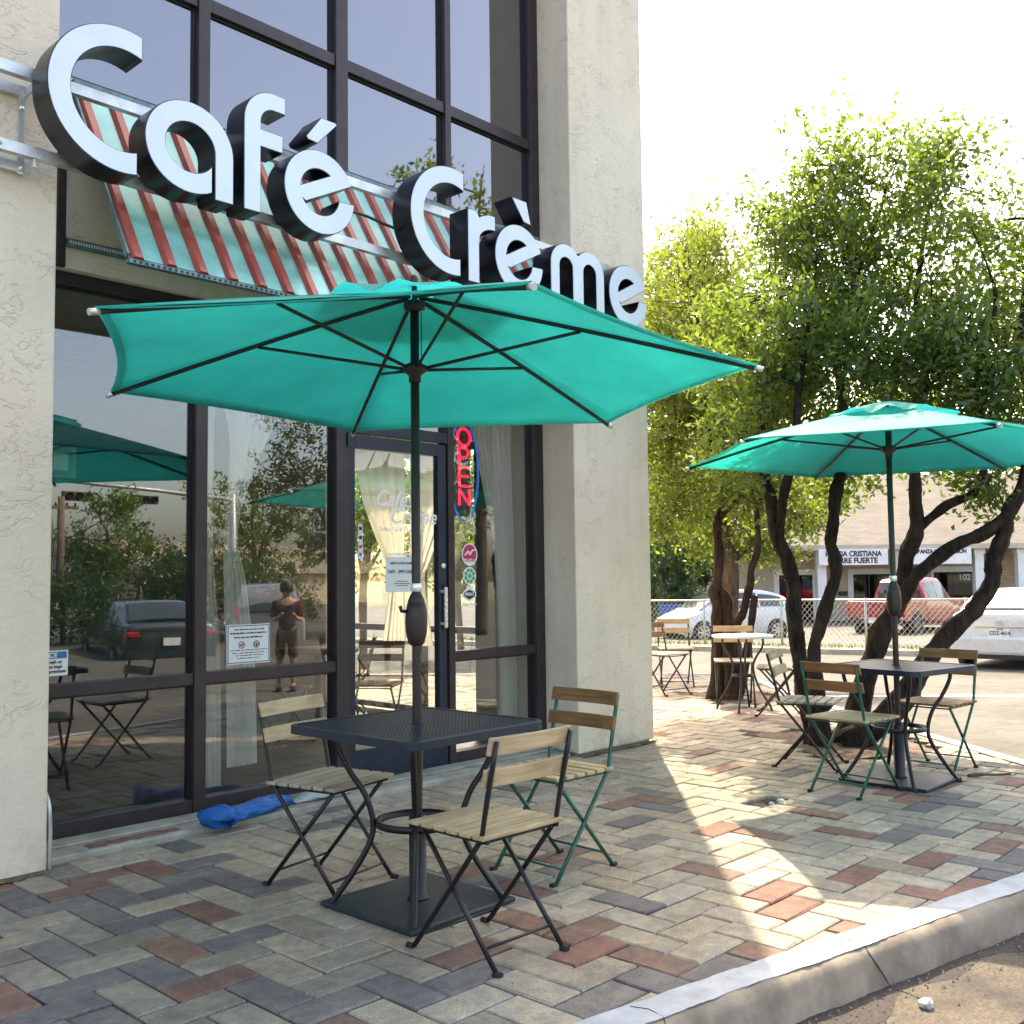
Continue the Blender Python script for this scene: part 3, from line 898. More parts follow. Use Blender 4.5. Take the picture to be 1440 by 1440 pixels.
mb.add(P, [(3, 2, 1, 0), (4, 5, 6, 7), (0, 1, 5, 4), (2, 3, 7, 6), (1, 2, 6, 5), (3, 0, 4, 7)])
mb.build('sheet', M['awn_teal'], awn, world=True)
pitch = 0.1725; nrib = int((AX1-AX0)/pitch)
mb = MB()
rp = [(-0.036, 0.0015), (-0.020, 0.024), (0.020, 0.024), (0.036, 0.0015)]
v = []
for s in (0.035, 0.5, 1.012):
    for dx, h in rp: v.append(awn_pt(dx, s, h))
f = []
for a in range(2):
    for j in range(3): f.append((a*4+j, a*4+j+1, a*4+j+5, a*4+j+4))
f += [(0, 3, 2, 1), (8, 9, 10, 11)]
rib_me = MB().add([(x, y-5.3, z-2.89) for x, y, z in v], f)
rib_mesh = rib_me.mesh('rib', M['awn_red'])
bm = bmesh.new(); bm.from_mesh(rib_mesh); bmesh.ops.recalc_face_normals(bm, faces=bm.faces); bm.to_mesh(rib_mesh); bm.free()
for k in range(nrib+1):
    o = mesh_obj('rib', rib_mesh, awn); o.location = (0.042+k*pitch, 0, 0)
mb = MB(); mb.box(2.262, 5.938, 5.262, 5.298, 3.950, 3.985); bevel(mb.build('flashing', M['awn_under'], awn, world=True), 0.004)
mb = MB(); mb.box(AX0, AX1, ay1-0.012, ay1+0.03, az1-0.030, az1-0.008)
mb.build('gutter_edge', M['awn_under'], awn, world=True)
mb = MB()
for k in range(120):
    x = AX0+0.02+k*0.0305
    if x < AX1: mb.box(x, x+0.014, ay1-0.0145, ay1-0.0125, az1-0.026, az1-0.015)
o = mb.build('edge_slots', M['gasket'], awn, world=True); o['kind'] = 'stuff'
mb = MB(); a = awn_pt(AX0-0.006, 0.05, 0.004); b = awn_pt(AX0-0.006, 1.0, 0.004)
mb.bar(a, b, 0.012, 0.03, (0, -1, 1)); mb.build('end_trim', M['awn_under'], awn, world=True)
mb = MB(); mb.box(2.24, 5.92, 5.262, 5.299, 3.085, 3.125); mb.build('ledger', M['awn_under'], awn, world=True)
mb = MB()
for k in range(26): mb.box(2.255+k*.014, 2.262+k*.014, 5.259, 5.2615, 3.097, 3.113)
o = mb.build('ledger_slots', M['letter_face'], awn, world=True); o['kind'] = 'stuff'
for x in (3.2, 4.2, 5.2, 5.9):
    mb = MB(); mb.bar((x, 5.27, 3.1), (x, 4.68, 2.90), 0.02, 0.02); mb.build('bracket', M['awn_under'], awn, world=True)

# ---------------------------------------------------------------- channel letter sign
sign = thing('cafe_sign', 'large white channel letters with black sides mounted before the striped awning', 'sign', (4.1, 4.78, 3.2))
SY, SD = 4.58, 0.165
def arc(cx, cz, a, b, t0, t1, n=26):
    return [(cx+a*math.cos(R(t0+(t1-t0)*i/n)), cz+b*math.sin(R(t0+(t1-t0)*i/n))) for i in range(n+1)]
def at_x(cx, a, x): return math.degrees(math.acos(max(-1, min(1, (x-cx)/a))))
def letter_C(cx, cz, r, xt, xb, st=0.107):
    t0, t1 = at_x(cx, r, xt), 360-at_x(cx, r, xb)
    i0, i1 = at_x(cx, r-st, xt), 360-at_x(cx, r-st, xb)
    return [arc(cx, cz, r, r, t0, t1, 40)+arc(cx, cz, r-st, r-st, i1, i0, 36)]
def letter_a(x0, x1, zb, zt, st=0.107):
    cx, cz, a, b = (x0+x1)/2, (zb+zt)/2, (x1-x0)/2, (zt-zb)/2
    xt = x1-0.121
    o1 = 360-at_x(cx, a, xt); i1 = 360-at_x(cx, a-st, xt)
    return [[(x1, zb)]+arc(cx, cz, a, b, 0, o1, 40)+arc(cx, cz, a-st, b-st, i1, 0, 36)+[(x1-st, zb)]]
def letter_e(x0, x1, zb, zt, st=0.107):
    cx, cz, a, b = (x0+x1)/2, (zb+zt)/2, (x1-x0)/2, (zt-zb)/2
    P = (cx+a*math.cos(R(22)), cz+b*math.sin(R(22)))
    Q = (x0+0.140, cz-0.075)                        # lower left end of the slanted bar
    outer = arc(cx, cz, a, b, 22, 357, 44)
    inner = arc(cx, cz, a-st, b-st, 352, 212, 26)
    body = outer+inner+[Q]
    dx, dz = P[0]-Q[0], P[1]-Q[1]; L = math.hypot(dx, dz); ux, uz = dx/L, dz/L
    nx, nz = -uz, ux; t = 0.088
    ia, ib = a-st, b-st
    hole = []
    for i in range(61):
        th = -60+300*i/60
        p = (cx+ia*math.cos(R(th)), cz+ib*math.sin(R(th)))
        if (p[0]-Q[0])*nx+(p[1]-Q[1])*nz >= t: hole.append(p)
    return [body, hole]
def letter_f(x, zb):
    z = zb-3.258; s = x-2.855
    p = [(2.855, 3.258), (2.957, 3.258), (2.957, 3.616), (3.093, 3.616), (3.093, 3.712), (2.957, 3.712), (2.957, 3.752)]
    p += arc(3.04, 3.752, 0.083, 0.080, 180, 95, 10)[1:]+[(3.108, 3.831), (3.108, 3.925)]
    p += arc(3.035, 3.742, 0.18, 0.185, 88, 180, 18)
    return [[(a+s, b+z) for a, b in p]]
def letter_r(x0, zb, zt):
    p = [(x0, zb), (x0+0.1, zb), (x0+0.1, zt-0.19)]
    p += arc(x0+0.235, zt-0.19, 0.135, 0.095, 180, 88, 10)[1:]+[(x0+0.247, zt-0.095), (x0+0.247, zt+0.004)]
    p += [(x0+0.18, zt), (x0+0.125, zt-0.02), (x0+0.1, zt-0.035), (x0+0.085, zt-0.006), (x0+0.06, zt), (x0, zt)]
    return [p]
def letter_m(x0, zb, zt):
    w = 0.094; x1 = x0+0.59; xm = x0+0.296
    p = [(x0, zb)]
    p2 = arc(x0+0.165, zt-0.16, 0.165, 0.16, 180, 42, 20)
    p3 = arc(x1-0.165, zt-0.16, 0.165, 0.16, 138, 0, 20)
    p = [(x0, zb)]+p2+[(xm, zt-0.052)]+p3+[(x1, zb), (x1-w, zb)]
    p += arc(x1-0.165+0.0, zt-0.16, 0.165-w, 0.16-w-.002, 0, 180, 14)
    p += [(x1-2*(0.165-w)-w, zb), (x0+2*(0.165-w)+w, zb)]
    p += arc(x0+0.165, zt-0.16, 0.165-w, 0.16-w-.002, 0, 180, 14)+[(x0+w, zb)]
    return [p]
LET = [
    letter_C(2.200, 3.612, 0.352, 2.297, 2.276),
    letter_a(2.312, 2.795, 3.258, 3.722),
    letter_f(2.855, 3.258),
    letter_e(3.101, 3.572, 3.238, 3.706),
    [[(3.341, 3.897), (3.243, 3.766), (3.252, 3.748), (3.319, 3.742), (3.452, 3.884), (3.440, 3.897)]],
    letter_C(4.335, 3.555, 0.342, 4.437, 4.405),
    letter_r(4.472, 3.207, 3.676),
    letter_e(4.716, 5.183, 3.208, 3.680),
    [[(4.880, 3.858), (4.994, 3.712), (5.066, 3.704), (5.024, 3.856)]],
    letter_m(5.264, 3.208, 3.662),
    letter_e(5.912, 6.381, 3.196, 3.662),
]
for k, loops in enumerate(LET):
    nm = 'accent' if k in (4, 8) else 'letter'
    me = outline_mesh(nm, loops, M['letter_side'], SD)
    to_front(me, -sign.location.x, SY+SD/2-sign.location.y, -sign.location.z)
    lo = mesh_obj(nm, me, sign)
    fm = outline_mesh('face', loops, M['letter_face'], 0.006, -0.0045)
    to_front(fm, -sign.location.x, SY-0.002-sign.location.y, -sign.location.z)
    mesh_obj('face', fm, lo)
for z in (3.664, 3.296):
    mb = MB(); mb.box(0.2, 6.25, 4.772, 4.778, z, z+0.052); mb.box(0.2, 6.25, 4.778, 4.812, z, z+0.006)
    mb.build('rail', M['alu'], sign, world=True)
    mb = MB(); mb.box(0.2, 1.885, 4.890, 4.896, z-0.04, z+0.008); mb.box(0.2, 1.885, 4.896, 4.928, z-0.04, z-0.034)
    mb.build('wall_rail', M['alu'], sign, world=True)
    mb = MB(); mb.box(1.872, 1.884, 4.779, 4.889, z-0.04, z-0.002); mb.build('arm', M['alu'], sign, world=True)
    for x in (6.0, 6.2):
        mb = MB(); mb.box(x, x+.03, 4.813, 4.968, z, z+0.03); mb.build('arm', M['alu'], sign, world=True)
mb = MB(); mb.box(1.845, 1.871, 4.884, 4.889, 3.245, 3.66); mb.build('strut', M['alu'], sign, world=True)
for (x, y, z) in ((1.70, 4.771, 3.690), (1.72, 4.771, 3.322), (1.60, 4.771, 3.322), (1.857, 4.883, 3.56), (1.857, 4.883, 3.268)):
    mb = MB(); mb.lathe([(0.0, -0.008), (0.007, -0.008), (0.007, -0.003), (0.012, -0.003), (0.012, 0)], (x, y, z), 10, axis='y')
    mb.build('bolt', M['steel'], sign, world=True)
mb = MB(); mb.tube(catmull([(3.56, 4.70, 3.47), (3.75, 4.72, 3.485), (3.9, 4.72, 3.47), (4.02, 4.70, 3.45)], 5), 0.009, 6)
mb.build('cable', M['letter_side'], sign, world=True)

# ---------------------------------------------------------------- things on and behind the glass
def W2(x, z, y):                                  # shift a spot seen on the glass plane to depth y along the sight line
    return x*y/GY, EYE+(z-EYE)*y/GY
SGY = GY-0.010
t = thing('notice_sign', 'blue and white notice sign stuck low on the window beside the stucco wall', 'sign', (2.28, SGY, 0.86))
mb = MB(); mb.box(2.13, 2.332, SGY, SGY+0.004, 0.86, 0.99); mb.build('plate', M['white'], t, world=True)
mb = MB(); mb.box(2.135, 2.325, SGY-.0015, SGY-.0005, 0.949, 0.984); mb.build('header', M['blue_print'], t, world=True)
text('heading', 'NOTICE', 0.034, M['white'], t, 2.21, SGY-0.003, 0.955, shear=0.2, bold=0.0008)
for k, s in enumerate(('No trash or', 'bottles kept', 'on premises')):
    text('line', s, 0.024, M['ink'], t, 2.322 if k == 2 else 2.302, SGY-0.002, 0.924-0.024*k, align='RIGHT', bold=0.0004)
t = thing('animal_policy_sign', 'framed paper sign with two round animal symbols in the window', 'sign', (3.41, SGY, 0.845))
mb = MB(); mb.box(3.262, 3.556, SGY, SGY+.005, 0.845, 1.078); mb.build('sheet', M['paper'], t, world=True)
mb = MB()
for b in ((3.268, 3.551, 1.068, 1.072), (3.268, 3.551, 0.852, 0.856)): mb.box(b[0], b[1], SGY-.002, SGY-.0005, b[2], b[3])
for x in (3.268, 3.547): mb.box(x, x+.004, SGY-.002, SGY-.0005, 0.856, 1.068)
mb.build('border', M['ink'], t, world=True)
for x, mt in ((3.36, 'red_print'), (3.462, 'ink')):
    mb = MB(); mb.lathe([(0.021, 0), (0.021, -.002), (0.016, -.002), (0.016, 0)], (x, SGY-.0005, 0.958), 20, axis='y'); mb.build('symbol_ring', M[mt], t, world=True)
mb = MB()
mb.xz([(3.350, 0.960), (3.366, 0.963), (3.372, 0.970), (3.374, 0.963), (3.366, 0.957), (3.367, 0.947), (3.363, 0.953), (3.354, 0.953), (3.351, 0.947)], SGY-.002, SGY-.0005)
mb.build('dog_symbol', M['ink'], t, world=True)
mb = MB(); mb.disc((3.462, SGY-.002, 0.953), 0.007)
for dx, dz in ((-.009, .006), (-.003, .011), (.003, .011), (.009, .006)): mb.disc((3.462+dx, SGY-.002, 0.953+dz), 0.003, 8)
mb.build('paw_symbol', M['ink'], t, world=True)
for z, a, b, h in ((1.045, 3.31, 3.52, .007), (1.022, 3.285, 3.535, .010), (0.998, 3.31, 3.505, .009), (0.925, 3.285, 3.535, .005), (0.908, 3.30, 3.52, .005), (0.893, 3.32, 3.51, .005), (0.877, 3.33, 3.49, .005)):
    rg = random.Random(int(z*1000)); mb = MB(); x = a
    while x < b:
        w = rg.uniform(.008, .03); mb.box(x, min(x+w, b), SGY-.0018, SGY-.0005, z, z+h*rg.uniform(.7, 1)); x += w+.006
    mb.build('text_line', M['ink'], t, world=True)
DY = GY-0.018
t = thing('hours_notice', 'pale paper with opening hours taped to the glass door', 'sign', (4.60, DY, 1.25))
mb = MB(); mb.box(4.458, 4.735, DY, DY+.002, 1.248, 1.487); mb.build('sheet', M['paper'], t, world=True)
text('heading', 'NEW STORE HOURS', 0.022, M['ink'], t, 4.597, DY-.002, 1.435)
text('hours', '7AM - 3PM DAILY', 0.033, M['ink'], t, 4.597, DY-.002, 1.375)
for z, a, b in ((1.318, 4.55, 4.65), (1.303, 4.53, 4.67), (1.29, 4.55, 4.65)):
    mb = MB(); mb.box(a, b, DY-.002, DY-.0005, z, z+.004); mb.build('text_line', M['ink'], t, world=True)
t = thing('door_lettering', 'white script cafe name and web address lettered on the glass door', 'lettering', (4.6, DY, 1.5))
text('name', 'Café', 0.15, M['white'], t, 4.50, DY-.001, 1.83, shear=0.35, bold=0.002)
text('name', 'Crème', 0.15, M['white'], t, 4.70, DY-.001, 1.715, shear=0.35, bold=0.002)
mb = MB(); mb.tube(catmull([(4.50, DY-.001, 1.80), (4.60, DY-.001, 1.832), (4.70, DY-.001, 1.825), (4.80, DY-.001, 1.79)], 6), [.003]*6+[.010]*6+[.004]*7, 6); mb.build('swash', M['white'], t, world=True)
text('tagline', 'Coffee, Tea & Treats, Food', 0.037, M['white'], t, 4.60, DY-.001, 1.660, bold=0.0006)
text('address', 'www.cafecreme.com', 0.033, M['white'], t, 4.60, DY-.001, 1.495, bold=0.0008)
t = thing('card_sticker', 'narrow strip of small card stickers at the door edge', 'sticker', (4.245, DY, 1.46))
mb = MB(); mb.box(4.226, 4.262, DY, DY+.002, 1.47, 1.70); mb.build('strip', M['paper'], t, world=True)
for z, mt in ((1.66, 'ink'), (1.60, 'ink'), (1.54, 'red_print'), (1.49, 'blue_print')):
    mb = MB(); mb.box(4.232, 4.256, DY-.001, DY-.0003, z, z+.022); mb.build('card', M[mt], t, world=True)
t = thing('oval_sticker', 'red and white oval sticker on the window right of the door', 'sticker', (5.252, SGY, 1.42))
mb = MB(); mb.disc((5.252, SGY, 1.507), 0.079, 30, rz=0.083); mb.build('rim', M['white'], t, world=True)
mb = MB(); mb.xz([(5.252+.068*math.cos(R(a)), 1.507+.073*math.sin(R(a))) for a in range(-25, 206, 10)], SGY-.0015, SGY-.0005); mb.build('red_field', M['red_print'], t, world=True)
mb = MB(); mb.tube(catmull([(5.20, SGY-.002, 1.50), (5.235, SGY-.002, 1.53), (5.25, SGY-.002, 1.505), (5.275, SGY-.002, 1.535), (5.305, SGY-.002, 1.54)], 5), .007, 6); mb.build('script_mark', M['white'], t, world=True)
for k in range(6):
    x = 5.205+k*.018; mb = MB(); mb.box(x, x+.009, SGY-.002, SGY-.0005, 1.455, 1.470+.006*(k % 3)); mb.build('figure_mark', M['red_print'], t, world=True)
t = thing('green_sticker', 'round green and white ornament sticker below the oval one', 'sticker', (5.25, SGY, 1.29))
mb = MB(); mb.disc((5.25, SGY, 1.352), 0.065, 28); mb.build('rim', M['white'], t, world=True)
mb = MB()
for k in range(8):
    a = R(45*k+20); mb.disc((5.25+.042*math.cos(a), SGY-.001, 1.352+.042*math.sin(a)), 0.016, 10)
mb.build('ornament', M['green_print'], t, world=True)
mb = MB(); mb.disc((5.25, SGY-.001, 1.352), 0.020, 12); mb.build('centre_mark', M['green_print'], t, world=True)
t = thing('print_sticker', 'white badge sticker with black field below the round green one', 'sticker', (5.247, SGY, 1.13))
mb = MB(); mb.xz([(5.18, 1.20), (5.18, 1.235), (5.215, 1.25), (5.215, 1.278), (5.283, 1.278), (5.283, 1.25), (5.315, 1.235), (5.315, 1.20), (5.247, 1.168)], SGY, SGY+.001); mb.build('badge', M['white'], t, world=True)
mb = MB(); mb.xz([(5.192, 1.205), (5.192, 1.230), (5.247, 1.252), (5.303, 1.230), (5.303, 1.205), (5.247, 1.18)], SGY-.0012, SGY-.0004); mb.build('badge_field', M['ink'], t, world=True)
text('badge_text', 'PRINT', 0.034, M['white'], t, 5.247, SGY-.003, 1.207, bold=.0006)
text('caption', 'Print Here', 0.032, M['white'], t, 5.247, SGY-.002, 1.135, bold=.001)
# neon sign behind the glass
M['neon_red'] = emit('neon_red', (1.0, 0.015, 0.07), 0.55)
M['neon_blue'] = emit('neon_blue', (0.02, 0.12, 0.55), 0.25)
NYY = GY+0.05
neon = thing('open_sign', 'vertical red neon OPEN sign with a blue border in the window', 'neon sign', (5.22, NYY, 1.83))
def nt_(pts, mat='neon_red', name='letter', r=0.0105, k=4, cat=True):
    q = [(5.262+(x)*1.0, NYY, z) for x, z in pts]
    mb = MB(); mb.tube(catmull(q, k) if cat else q, r, 8); return mb.build(name, M[mat], neon, world=True)
nt_([(0.066*math.cos(a), 2.375+0.062*math.sin(a)) for a in [2*math.pi*i/16 for i in range(17)]], k=2)
nt_([(-.05, 2.165), (-.05, 2.295), (.02, 2.292), (.052, 2.262), (.02, 2.225), (-.036, 2.222)], cat=False)
nt_([(.05, 2.150), (-.05, 2.150), (-.05, 2.085), (.045, 2.085)], cat=False); nt_([(-.05, 2.085), (-.05, 2.012), (.052, 2.012)], cat=False)
nt_([(-.05, 1.870), (-.05, 1.985), (.052, 1.875), (.052, 1.99)], cat=False)
nt_([(0.145*math.cos(a), 2.13+0.375*math.sin(a)) for a in [2*math.pi*i/24 for i in range(25)]], 'neon_blue', 'border', 0.008, 2)
mb = MB(); mb.box(5.19, 5.345, NYY+.022, NYY+.032, 1.79, 2.50); mb.build('backing', M['gasket'], neon, world=True)

# curtains
def curtain(label, rows, y, folds, amp, n=60, axis='x', name='curtain'):
    """rows: (z, left, right) from top to bottom on the hanging plane"""
    mb = MB(); v = []; f = []
    R_ = catmull(rows, 5); m = len(R_)
    for j, (z, a, b) in enumerate(R_):
        for i in range(n+1):
            s = i/n
            wv = amp*math.sin(2*math.pi*folds*s+0.4*math.sin(j*.3))*(0.6+0.4*math.sin(s*7+j*.12))
            u = a+(b-a)*s
            v.append((u, y+wv, z) if axis == 'x' else (y+wv, u, z))
    for j in range(m-1):
        for i in range(n):
            q = j*(n+1)+i; f.append((q, q+1, q+n+2, q+n+1))
    o = mb.add(v, f, True).build(name, M['curtain'])
    return tag(o, label, 'curtain')
def cw(rows, y=5.58): return [(W2(0, z, y)[1], W2(a, 0, y)[0], W2(b, 0, y)[0]) for z, a, b in rows]
curtain('sheer curtain gathered into a tail behind the window with the animal sign', cw([(2.92, 3.20, 4.0), (2.5, 3.22, 3.72), (2.2, 3.28, 3.54), (1.9, 3.275, 3.40), (1.6, 3.25, 3.33), (1.3, 3.25, 3.40), (0.8, 3.265, 3.46), (0.25, 3.27, 3.475)]), 5.58, 5, 0.022)
curtain('narrow sheer curtain hanging straight beside the bronze mullion', cw([(2.92, 3.14, 3.2), (1.6, 3.135, 3.18), (0.9, 3.135, 3.235), (0.15, 3.135, 3.24)]), 5.6, 3, 0.018)
curtain('long sheer curtain hanging beside the neon sign', cw([(2.92, 5.28, 5.73), (2.4, 5.31, 5.70), (1.95, 5.42, 5.70), (1.5, 5.52, 5.71), (0.85, 5.55, 5.73), (0.12, 5.57, 5.73)]), 5.57, 7, 0.02)
for ya, yb, flip in ((6.3, 7.55, 1), (7.62, 8.9, 0)):
    w = yb-ya
    if flip: rows = [(2.62, yb-w*.62, yb), (2.1, yb-w*.5, yb), (1.5, yb-w*.22, yb-.02), (1.3, yb-w*.16, yb-.02), (0.7, yb-w*.26, yb)]
    else: rows = [(2.62, ya, ya+w*.62), (2.1, ya, ya+w*.5), (1.5, ya+.02, ya+w*.22), (1.3, ya+.02, ya+w*.16), (0.7, ya, ya+w*.26)]
    curtain(['cream curtain tied back at the side window pane nearest the neon sign', 'cream curtain tied back at the inner pane of the side window'][int((ya-6.2)/1.1)], rows, 6.55, 5, 0.025, axis='y')['group'] = 'curtains at the side window'
# pictures, sconces and a counter inside
for x, y, z, w, h, lab in ((3.62, 8.585, 2.34, .26, .26, 'framed bird picture on the teal wall'), (5.3, 11.485, 2.0, .3, .34, 'small framed picture on the back wall of the room')):
    t = thing('picture', lab, 'picture', (x, y, z-h/2))
    mb = MB(); mb.box(x-w/2, x+w/2, y-.02, y, z-h/2, z+h/2); mb.build('frame', M['ceil_in'], t, world=True)
    mb = MB(); mb.box(x-w/2+.03, x+w/2-.03, y-.023, y-.0205, z-h/2+.03, z+h/2-.03); mb.build('mount', M['blue_print'], t, world=True)
    mb = MB(); mb.box(x-w/2+.07, x+w/2-.07, y-.026, y-.0235, z-h/2+.06, z+h/2-.06); mb.build('print', M['paper'], t, world=True)
M['sconce'] = emit('warm_shade', (1.0, 0.50, 0.14), 0.5)
mb = MB(); mb.box(6.3, 6.59, 5.905, 6.15, 0, 2.97); 
cb('interior_pier', M['wall_in'], (6.08, 6.58, 5.92, 6.18, 0.0, 2.97))
for k, (px, pz) in enumerate(((5.885, 2.01), (5.835, 1.85))):
    x, z = W2(px, pz, 5.89)
    t = thing('wall_sconce', ('upper' if k == 0 else 'lower')+' glowing amber quarter round wall lamp inside the right window', 'lamp', (x, 5.89, z))
    q = [(x+.045, z+.05), (x-.045, z+.05)]+[(x+.045-.09*math.cos(R(a)), z+.05-.10*math.sin(R(a))) for a in range(10, 91, 10)]
    mb = MB(); mb.xz(q, 5.86, 5.90); mb.build('shade', M['sconce'], t, world=True)
    mb = MB(); mb.box(x+.046, x+.058, 5.87, 5.918, z-.05, z+.055); mb.build('bracket', M['black_metal'], t, world=True)
cb('service_counter', M['wood_brown'], (0.2, 2.6, 9.0, 9.6, 0.0, 1.05))
# ---------------------------------------------------------------- parasols
def parasol(label, loc, r, zt, ztop, rot, group, crank_ang=2.6, tilt=(0, 0)):
    u = thing('parasol', label, 'umbrella', (loc[0], loc[1], 0), 0, group)
    mb = MB(); mb.box(-.285, .285, -.285, .285, 0.004, 0.024)
    bevel(mb.build('base_plate', M['plate_teal'], u), 0.006)
    mb = MB(); mb.lathe([(0.0, .0245), (.045, .0245), (.042, .034), (.036, .04), (.036, .36), (.030, .365), (.021, .37)], (0, 0, 0), 18)
    mb.build('base_sleeve', M['black_metal'], u)
    mb = MB(); mb.lathe([(.019, .30), (.019, 1.08), (.0190, ztop-.02), (0, ztop-.02)], (0, 0, 0), 14)
    mb.build('pole', M['bronze'], u)
    hz = zt+0.055
    mb = MB(); mb.lathe([(.024, 1.06), (.034, 1.07), (.044, 1.11), (.047, 1.16), (.045, 1.20), (.038, 1.235), (.036, 1.236), (.036, 1.243), (.030, 1.26), (.022, 1.275), (.0195, 1.28)], (0, 0, 0), 20)
    cr = mb.build('crank_housing', M['bronze'], u)
    ca, sa = math.cos(crank_ang), math.sin(crank_ang)
    mb = MB(); mb.tube([(ca*.035, sa*.035, 1.20), (ca*.07, sa*.07, 1.205), (ca*.075, sa*.075, 1.225)], .008, 8); mb.build('crank_stub', M['black_metal'], cr)
    mb = MB(); mb.lathe([(.0205, 1.284), (.024, 1.292), (.0235, 1.31), (.0205, 1.318)], (0, 0, 0), 14); mb.build('collar', M['steel'], u)
    mb = MB(); mb.lathe([(.020, hz-.06), (.026, hz-.058), (.026, hz-.03), (.05, hz-.012), (.05, hz+.012), (.028, hz+.022), (.02, hz+.024)], (0, 0, 0), 18); run = mb.build('runner', M['bronze'], u)
    mb = MB(); mb.lathe([(.02, ztop-.07), (.045, ztop-.06), (.045, ztop-.03), (.02, ztop-.02), (0, ztop-.02)], (0, 0, 0), 18); mb.build('top_hub', M['bronze'], u)
    tips = [Vector((r*math.cos(rot+k*math.pi/3), r*math.sin(rot+k*math.pi/3), zt+r*(tilt[0]*math.cos(rot+k*math.pi/3)+tilt[1]*math.sin(rot+k*math.pi/3)))) for k in range(6)]
    top = Vector((0, 0, ztop))
    def rib_at(k, s):
        p = top.lerp(tips[k % 6], s); p.z += 0.008*math.sin(math.pi*s)
        return p
    # canopy: six gores that dip between the ribs, hem drawn in
    mb = MB(); NU, NV = 14, 10; v = []; f = []
    for k in range(6):
        for i in range(NU+1):
            s = 0.06+(1-0.06)*i/NU
            a, b = rib_at(k, s), rib_at(k+1, s)
            for j in range(NV+1):
                t = j/NV; q = 4*t*(1-t)
                p = a.lerp(b, t)
                sag = q*0.016*math.sin(math.pi*s)
                p = Vector((p.x*(1-0.038*q*s**3), p.y*(1-0.038*q*s**3), p.z-sag+0.012))
                v.append(p)
        base = k*(NU+1)*(NV+1)
        for i in range(NU):
            for j in range(NV):
                c = base+i*(NV+1)+j; f.append((c, c+NV+1, c+NV+2, c+1))
    can = mb.add(v, f, True).build('canopy', M['canopy'], u)
    so = can.modifiers.new('solid', 'SOLIDIFY'); so.thickness = 0.0012; so.offset = 1
    # hem
    mb = MB()
    for k in range(6):
        pts = []
        for j in range(NV+1):
            t = j/NV; q = 4*t*(1-t); p = rib_at(k, 1).lerp(rib_at(k+1, 1), t)
            pts.append((p.x*(1-0.038*q), p.y*(1-0.038*q), p.z+.012))
        inner = [(x*.972, y*.972, z+.0035) for x, y, z in pts]
        m = len(pts); mb.add(pts+inner, [(a, a+1, a+1+m, a+m) for a in range(m-1)], True)
        mb.v = [(x, y, z) for x, y, z in mb.v]
    for a in range(len(mb.v)): mb.v[a] = (mb.v[a][0], mb.v[a][1], mb.v[a][2]-.004)
    mb.build('hem', M['canopy'], can)
    # vent cap with wavy edge
    mb = MB(); v = []; f = []; NA, NR = 72, 8
    for i in range(NR+1):
        s = i/NR
        for j in range(NA):
            a = 2*math.pi*j/NA
            rr = 0.42*s*(1+0.05*math.cos(6*(a-rot)))
            z = ztop+0.040-0.105*s**1.25+0.022*s**4*math.sin(3*(a-rot)*4)*(0.5+.5*math.sin(a*2+1))
            v.append((rr*math.cos(a), rr*math.sin(a), z))
    for i in range(NR):
        for j in range(NA):
            a = i*NA+j; b = i*NA+(j+1) % NA
            f.append((a, a+NA, b+NA, b))
    mb.add(v, f, True).build('vent', M['canopy'], can)
    mb = MB(); mb.lathe([(0.0, ztop+.09), (.014, ztop+.085), (.018, ztop+.07), (.012, ztop+.05), (.012, ztop-.03)], (0, 0, 0), 12); mb.build('finial', M['bronze'], u)
    for k in range(6):
        pts = [rib_at(k, s)-Vector((0, 0, .006)) for s in (0.02, .2, .4, .55, .7, .85, 1.0)]
        e = tips[k]+(tips[k]-top).normalized()*0.02
        mb = MB(); mb.tube(pts, 0.0095, 6); rb = mb.build('rib', M['bronze'], u)
        mb = MB(); mb.tube([tips[k]-(tips[k]-top).normalized()*.015-Vector((0, 0, .004)), e-Vector((0, 0, .004))], 0.012, 8); mb.build('tip_cap', M['alu'], rb)
        d = Vector((math.cos(rot+k*math.pi/3), math.sin(rot+k*math.pi/3), 0))
        mb = MB(); mb.tube([d*.045+Vector((0, 0, hz)), rib_at(k, .50)-Vector((0, 0, .014))], 0.0075, 6); mb.build('strut', M['bronze'], u)
    mb = MB(); mb.tube([(.03, -.01, hz), (.028, -.01, ztop-.07)], .0022, 5); mb.build('cord', M['rubber'], u)
    return u
U1, U2 = (2.873, 3.271), (6.601, 2.824)
parasol('teal parasol open over the dark square table next to the cafe door', U1, 1.42, 2.1735, 2.545, R(2.74), 'teal parasols on the patio', 2.9, (-.025, -.007))
parasol('teal parasol open over the table beside the leaning tree trunks', U2, 1.36, 2.095, 2.425, R(-13), 'teal parasols on the patio', 1.2, (-.0146, 0))

